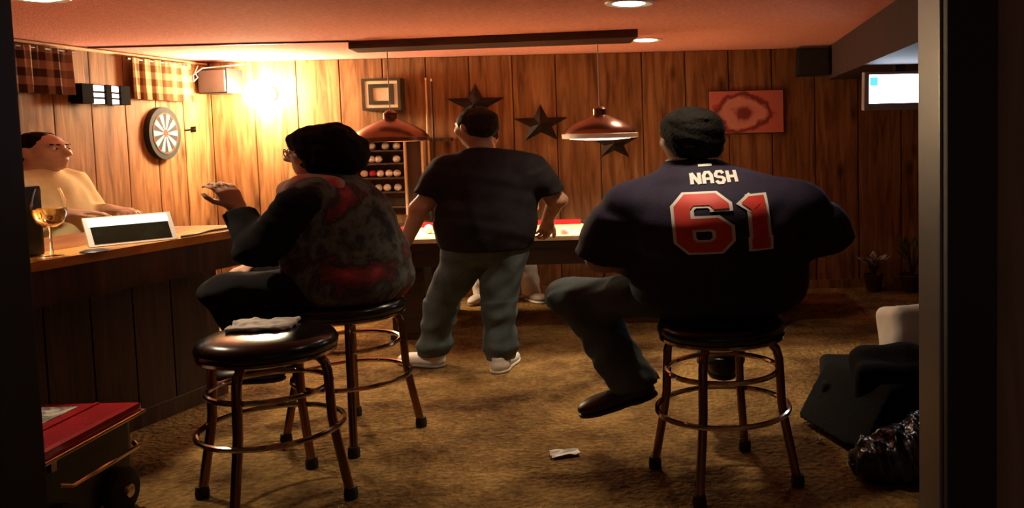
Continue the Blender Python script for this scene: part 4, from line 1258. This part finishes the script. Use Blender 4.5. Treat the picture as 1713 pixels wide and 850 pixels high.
def red_picture():
    x0, x1, z0, z1 = .435, 1.035, 1.295, 1.635
    r = empty('red_picture', ((x0 + x1) / 2, YB, z0), 'red canvas picture with a dark ring motif on the right back wall', 'picture')
    m, nt, b = nodes('red_canvas'); L = nt.links.new
    tc = N(nt, 'ShaderNodeTexCoord'); mp = N(nt, 'ShaderNodeMapping'); mp.inputs['Location'].default_value = (.25, 0, -.53); mp.inputs['Scale'].default_value = (4.6, 1, 6.6)
    mp.inputs['Location'].default_value = (.035 * 4.6, 0, -.165 * 6.6)
    L(tc.outputs['Object'], mp.inputs['Vector'])
    nz = N(nt, 'ShaderNodeTexNoise'); nz.inputs['Scale'].default_value = 9; nz.inputs['Detail'].default_value = 3; L(tc.outputs['Object'], nz.inputs['Vector'])
    ln = N(nt, 'ShaderNodeVectorMath', operation='LENGTH'); L(mp.outputs[0], ln.inputs[0])
    ad = N(nt, 'ShaderNodeMath', operation='MULTIPLY_ADD'); ad.inputs[1].default_value = .9; L(nz.outputs['Fac'], ad.inputs[0]); L(ln.outputs['Value'], ad.inputs[2])
    cr = N(nt, 'ShaderNodeValToRGB'); e = cr.color_ramp.elements
    e[0].position = 0; e[0].color = (.16, .02, .012, 1); e[1].position = 1; e[1].color = (.52, .13, .10, 1)
    for p, c in ((.42, (.20, .025, .015)), (.58, (.58, .22, .18)), (.74, (.62, .25, .2)), (.86, (.17, .015, .012)), (.94, (.24, .03, .02))):
        q = e.new(p); q.color = (*c, 1)
    sc = N(nt, 'ShaderNodeMath', operation='MULTIPLY'); sc.inputs[1].default_value = .62; L(ad.outputs[0], sc.inputs[0])
    L(sc.outputs[0], cr.inputs['Fac']); L(cr.outputs[0], b.inputs['Base Color']); b.inputs['Roughness'].default_value = .6
    MB().box((x0, YB - .035, z0), (x1, YB - .004, z1), bev=.004).build('canvas', m, r)
    fr = MB()
    for a, c in (((x0 - .01, z0 - .012), (x1 + .01, z0)), ((x0 - .01, z1), (x1 + .01, z1 + .008)), ((x0 - .01, z0), (x0, z1)), ((x1, z0), (x1 + .01, z1))):
        fr.box((a[0], YB - .03, a[1]), (c[0], YB, c[1]))
    fr.build('frame', M['darkwood'], r)


red_picture()


def tv():
    x0, x1, z0, z1, y = 1.315, 1.80, 1.425, 1.665, 5.5
    r = empty('wall_television', ((x0 + x1) / 2, y, z0), 'small silver television glowing white under the soffit', 'television')
    rot = (R(4), 0, R(4)); piv = ((x0 + x1) / 2, y, z1)
    def bx(a, b, name, mat, bev=0.0, par=r): return MB().box(a, b, rot, bev, piv).build(name, mat, par)
    bx((x0, y + .012, z0), (x1, y + .06, z1), 'casing', M['tvplastic'], .006)
    bx((x0, y, z0), (x0 + .03, y + .012, z1), 'bezel', M['tvplastic']); bx((x1 - .03, y, z0), (x1, y + .012, z1), 'bezel', M['tvplastic'])
    bx((x0 + .031, y, z0), (x1 - .031, y + .012, z0 + .045), 'bezel', M['tvplastic']); bx((x0 + .031, y, z1 - .016), (x1 - .031, y + .012, z1), 'bezel', M['tvplastic'])
    s = bx((x0 + .03, y + .004, z0 + .045), (x1 - .03, y + .012, z1 - .016), 'screen', M['screenwhite'])
    bx((x0 + .034, y + .0005, z1 - .085), (x0 + .085, y + .0035, z1 - .03), 'screen_picture', M['screenteal'])
    MB().box(((x0 + x1) / 2 - .03, y + .05, z1 - .12), ((x0 + x1) / 2 + .03, y + .11, 1.71)).build('bracket', M['black'], r)


tv()


# ------------------------------------------------------------------ potted plants by the far wall
def plant(x, y, label, leafmat, h, n, seed, potr):
    g = random.Random(seed)
    r = empty('potted_plant', (x, y, 0), label, 'potted plant', 'potted plants on the floor by the back wall')
    MB().lathe([(0, 0), (potr * .75, 0), (potr, .12), (potr * 1.05, .125), (potr * 1.05, .14), (potr * .92, .14), (potr * .85, .12), (0, .12)], (x, y, 0), 24).build('pot', M['pot'], r, smooth=True)
    for k in range(n):
        a = g.uniform(0, 6.28); l = h * g.uniform(.6, 1.0); out = potr * g.uniform(.6, 1.5)
        p0 = Vector((x, y, .12)); p2 = Vector((x + out * math.cos(a), y + out * math.sin(a) * .6, .12 + l)); p1 = (p0 + p2) / 2 + Vector((0, 0, .04))
        MB().tube([p0, p1, p2], .004, 5).build('stem', M['leafdark'], r)
        s = Vector((-math.sin(a), math.cos(a), 0)) * .026; u = (p2 - p1).normalized() * .035
        nn = s.cross(u).normalized() * .006
        MB().add([p2 - u, p2 + s + nn, p2 + u * 1.3, p2 - s + nn, p2 - nn * .4], [(0, 1, 4), (1, 2, 4), (2, 3, 4), (3, 0, 4), (0, 3, 2, 1)]).build('leaf', leafmat, r)


plant(1.72, 6.92, 'potted plant with pale leaves on the carpet by the back wall', M['leafwhite'], .16, 22, 3, .075)
plant(2.02, 6.88, 'dark leafy potted plant on the carpet nearest the door frame', M['leafdark'], .28, 20, 5, .10)


# ------------------------------------------------------------------ on the bar
def tablet():
    b0 = Vector((-2.474, 3.756, .886)); b1 = Vector((-2.236, 4.022, .886)); d = (b1 - b0); L = d.length; d.normalize()
    nrm = Vector((d.y, -d.x, 0)); up = (Vector((0, 0, .122)) - nrm * .085); H = up.length; up.normalize(); nf = d.cross(up) * 1.0
    if nf.dot(nrm) < 0: nf = -nf
    r = empty('tablet_computer', (b0 + b1) / 2, 'white tablet propped on the bar, screen dark below a bright band', 'tablet')
    def slab(a0, a1, h0, h1, o0, o1, name, mat):
        vs = [b0 + d * (L * a) + up * (H * h) + nf * o for o in (o0, o1) for a, h in ((a0, h0), (a1, h0), (a1, h1), (a0, h1))]
        MB().add(vs, [(0, 3, 2, 1), (4, 5, 6, 7), (0, 1, 5, 4), (1, 2, 6, 5), (2, 3, 7, 6), (3, 0, 4, 7)]).build(name, mat, r)
    slab(0, 1, 0, 1, -.012, 0, 'case', M['white'])
    slab(.06, .94, .07, .66, 0, .0015, 'screen', M['tabdark'])
    slab(.045, .955, .66, .95, 0, .0015, 'bright_band', M['tabwhite'])
    q0 = b0 + d * L * .35 + up * H * .6 - nf * .012; q1 = b0 + d * L * .65 + up * H * .6 - nf * .012
    f = -nrm * .12
    MB().add([q0, q1, Vector((q1.x, q1.y, .886)) + f, Vector((q0.x, q0.y, .886)) + f, q0 + Vector((0, 0, .006)), q1 + Vector((0, 0, .006)), Vector((q1.x, q1.y, .892)) + f, Vector((q0.x, q0.y, .892)) + f],
             [(0, 3, 2, 1), (4, 5, 6, 7), (0, 1, 5, 4), (1, 2, 6, 5), (2, 3, 7, 6), (3, 0, 4, 7)]).build('stand', M['white'], r)


tablet()


def wine_glass():
    x, y, z = -2.46, 3.50, .8835
    r = empty('wine_glass', (x, y, z), 'large round wine glass standing on the bar beside the tablet', 'wine glass')
    MB().lathe([(0, z), (.042, z), (.042, z + .003), (.008, z + .008), (.005, z + .03), (.005, z + .115), (.012, z + .125), (0, z + .127)], (x, y, 0), 28).build('stem', M['glass'], r, smooth=True)
    prof = [(.0, .118), (.025, .120), (.048, .137), (.062, .175), (.063, .215), (.052, .255), (.044, .275), (.0425, .275), (.0505, .255), (.0615, .215), (.0605, .176), (.0465, .139), (.024, .123), (0, .121)]
    MB().lathe([(a, z + b) for a, b in prof], (x, y, 0), 32).build('bowl', M['glass'], r, smooth=True)
    MB().lathe([(0, z + .1225), (.0235, z + .1245), (.0455, z + .140), (.0595, z + .176), (.0607, z + .195), (0, z + .195)], (x, y, 0), 32).build('wine', M['wine'], r, smooth=True)


wine_glass()
bx_ = empty('bar_speaker', (-2.66, 3.46, .883), 'black box speaker standing on the bar at the left door edge', 'speaker')
MB().box((-2.80, 3.38, .884), (-2.555, 3.60, 1.17), (0, 0, R(-15)), .012).build('cabinet', M['black'], bx_)
MB().box((-2.775, 3.372, .91), (-2.585, 3.386, 1.145), (0, 0, R(-15)), .004, (-2.6775, 3.49, 1.0)).build('grille', M['speakergrey'], bx_)
MB().lathe([(0, 0), (.012, 0), (.012, -.014), (0, -.016)], (-2.69, 3.372, 1.03), 14, 'y').build('knob', M['chrome'], bx_, smooth=True)
tc_ = MB().tube([(-2.24, 4.06, .889), (-2.22, 4.16, .889), (-2.23, 4.28, .889), (-2.19, 4.40, .889)], .0055, 6)
tag(tc_.build('tablet_cable', M['black'], smooth=True), 'black cable lying on the bar right of the tablet', 'cable')
nk = blob('coaster', [('ell', (0, 0, 0), (.06, .06, .012), (0, 0, 0), .01)], M['black'], None, h=.004, cuts=[((0, 0, 0), (0, 0, -1))], scale=(1, 1, 1))
nk.location = (-2.36, 3.62, .8835); tag(nk, 'small dark coaster on the bar in front of the wine glass', 'coaster')


# ------------------------------------------------------------------ on the table, stool and floor
def table_cup():
    x, y, z = -.715, 5.60, .6725
    r = empty('drinking_cup', (x, y, z), 'white cup standing on the pool table rail by the standing man\'s hand', 'cup')
    MB().lathe([(0, z), (.030, z), (.038, z + .072), (.036, z + .072), (.029, z + .006), (0, z + .006)], (x, y, 0), 24).build('cup_wall', M['white'], r, smooth=True)
    MB().lathe([(.036, z + .070), (.0405, z + .070), (.0405, z + .076), (.036, z + .076), (.036, z + .070)], (x, y, 0), 24).build('lip', M['white'], r, smooth=True)


table_cup()
for bx0, by0, nm in ((-.62, 5.72, 'cue ball on the tan cloth right of the standing man'), (-1.62, 6.1, 'cream ball on the tan cloth left of the standing man')):
    o = MB().lathe([(.033 * math.sin(t * math.pi / 12), .644 + .033 - .033 * math.cos(t * math.pi / 12)) for t in range(13)], (bx0, by0, 0), 20).build('cue_ball', M['ballwhite'], smooth=True)
    tag(o, 'white ' + nm, 'ball')

pp = blob('crumpled_paper', [('box', (0, 0, .012), (.10, .06, .006), .008, (0, 0, .2), .01), ('ell', (-.05, .01, .022), (.05, .05, .009), (0, .2, 0), .02), ('ell', (.06, -.01, .02), (.05, .04, .009), (.2, 0, 0), .02)],
          M['paper'], None, h=.006, noise=(.006, 70, 40), scale=(1, 1, 1), cuts=[((0, 0, 0), (0, 0, -1))])
pp.location = (-1.50, 3.24, .631); pp.scale = (1.05, 1.2, .6); tag(pp, 'crumpled white paper lying on the empty black stool seat', 'paper')


def scrap(x, y, w, d, rz, label):
    mb = MB(); n = 5; vs = []; g = random.Random(int(x * 1000))
    for lay in (0, 1):
        for i in range(n + 1):
            for j in range(n + 1):
                vs.append((-w / 2 + w * i / n, -d / 2 + d * j / n, .006 + .012 * (g.random() if lay == 0 else 0) * 1.0 + .003 * lay))
    for k in range((n + 1) ** 2): vs[(n + 1) ** 2 + k] = (vs[k][0], vs[k][1], vs[k][2] + .002)
    fs = []
    for lay in (0, 1):
        for i in range(n):
            for j in range(n):
                a = lay * (n + 1) ** 2 + i * (n + 1) + j; fs.append((a, a + n + 1, a + n + 2, a + 1))
    mb.add(vs, fs); o = mb.build('paper_scrap', M['paper']); o.location = (x, y, 0); o.rotation_euler = (0, 0, rz)
    tag(o, label, 'paper')


scrap(-.41, 3.517, .12, .07, .3, 'white paper scrap on the carpet between the stools')
scrap(.66, 3.60, .025, .02, .8, 'tiny white speck of paper on the carpet by the black chair')


def red_cooler():
    x0, x1, y0, y1, zt = -2.44, -1.945, 2.60, 3.19, .372
    r = empty('red_cooler', ((x0 + x1) / 2, (y0 + y1) / 2, 0), 'red lidded rolling cooler on the floor against the bar', 'cooler')
    MB().box((x0 + .03, y0 + .03, .06), (x1 - .03, y1 - .03, .33), bev=.02).build('body', M['black'], r)
    lid = MB().box((x0, y0, .33), (x1, y1, zt), bev=.022).build('lid', M['redplastic'], r)
    MB().box((x1 - .16, y0 + .02, zt - .004), (x1 - .145, y1 - .02, zt + .006), bev=.002).build('ridge', M['redplastic'], lid)
    MB().box((x0 + .06, y0 + .08, zt - .002), (x1 - .20, y1 - .06, zt + .003)).build('printed_panel', blotch_mat('printed_panel', [(.5, .46, .38), (.55, .5, .42), (.12, .1, .08), (.5, .45, .38)], 14), lid)
    MB().tube([(x0, y0 - .004, .334), (x1 + .004, y0 - .004, .334), (x1 + .004, y1 + .004, .334), (x0, y1 + .004, .334)], .007, 8).build('metal_trim', M['chrome'], r)
    for y in (y0 + .14, y1 - .14):
        w = MB().lathe([(0, -.025), (.07, -.025), (.085, -.015), (.085, .015), (.07, .025), (0, .025)], (x1 - .01, y, .086), 28, 'x').build('wheel', M['rubber'], r, smooth=True)
        MB().lathe([(0, .020), (.028, .020), (.024, .034), (0, .038)], (x1 - .01, y, .086), 18, 'x').build('hub_cap', M['chrome'], w, smooth=True)
    MB().tube([(x1 + .02, y0 + .1, .25), (x1 + .045, y0 + .12, .24), (x1 + .045, y1 - .12, .24), (x1 + .02, y1 - .1, .25)], .008, 8).build('handle', M['chrome'], r, smooth=True)
    for k, y in enumerate((y0 + .07, y0 + .12)):
        MB().box((x1 - .032, y, .285), (x1 - .018, y + .025, .325)).build('latch', M['chrome'], r)


red_cooler()


def low_chair():
    c = Vector((.60, 3.87, 0)); u = Vector((.56, -.83, 0)).normalized(); v = Vector((.83, .56, 0)).normalized()
    r = empty('low_armchair', c, 'low black padded armchair beside the right door frame', 'armchair')
    def P(x, y, z): return (x - c.x, y - c.y, z)
    e0 = (0, 0, R(-10))
    blob('seat_base', [('box', P(1.12, 4.02, .11), (.34, .24, .05), .03, e0, .02)], M['leather'], r, h=.014, scale=(1, 1, 1))
    blob('armrest', [('box', P(.84, 3.72, .14), (.19, .22, .085), .03, (0, 0, R(34)), .03)], M['leather'], r, h=.012, scale=(1, 1, 1), cuts=[(P(.61, 3.86, .03), (-.83, -.30, .72))])
    blob('armrest', [('box', P(1.50, 3.95, .14), (.05, .28, .08), .03, e0, .03)], M['leather'], r, h=.014, scale=(1, 1, 1))
    blob('backrest', [('box', P(1.14, 3.66, .17), (.27, .07, .12), .04, e0, .05), ('cap', P(.90, 3.78, .30), P(1.06, 3.72, .305), .065, .068, .06), ('cap', P(1.06, 3.72, .305), P(1.40, 3.60, .24), .068, .07, .06)], M['leather'], r, h=.014, scale=(1, 1, 1), noise=(.006, 14, 33))
    for x, y in ((.84, 3.72), (1.0, 3.62), (1.42, 3.62), (1.42, 4.2), (.88, 4.2)):
        q = P(x, y, 0); MB().lathe([(0, 0), (.02, 0), (.026, .05), (0, .05)], (q[0], q[1], 0), 12).build('leg', M['darkwood'], r, world_coords=False)
    cu = blob('cushion', [('box', (0, 0, 0), (.17, .07, .085), .045, (R(-12), 0, 0), .05)], M['cushion'], None, h=.01, scale=(1, 1, 1), noise=(.006, 16, 44))
    cu.location = (1.27, 4.10, .345); cu.rotation_euler = (0, 0, R(12))
    tag(cu, 'white cushion propped on the low black armchair', 'cushion')
    bg = blob('black_bag', [('ell', (0, 0, .08), (.20, .15, .10), (0, 0, .3), .04), ('ell', (.13, .04, .13), (.14, .12, .10), (0, 0, 0), .05), ('ell', (-.12, -.03, .06), (.10, .10, .07), (0, 0, 0), .05)], M['vinyl'], None, h=.010, scale=(1, 1, 1), noise=(.018, 34, 50), cuts=[((0, 0, 0), (0, 0, -1))])
    bg.location = (.93, 3.24, 0); tag(bg, 'crumpled shiny black bag on the carpet in front of the armchair', 'bag')


low_chair()
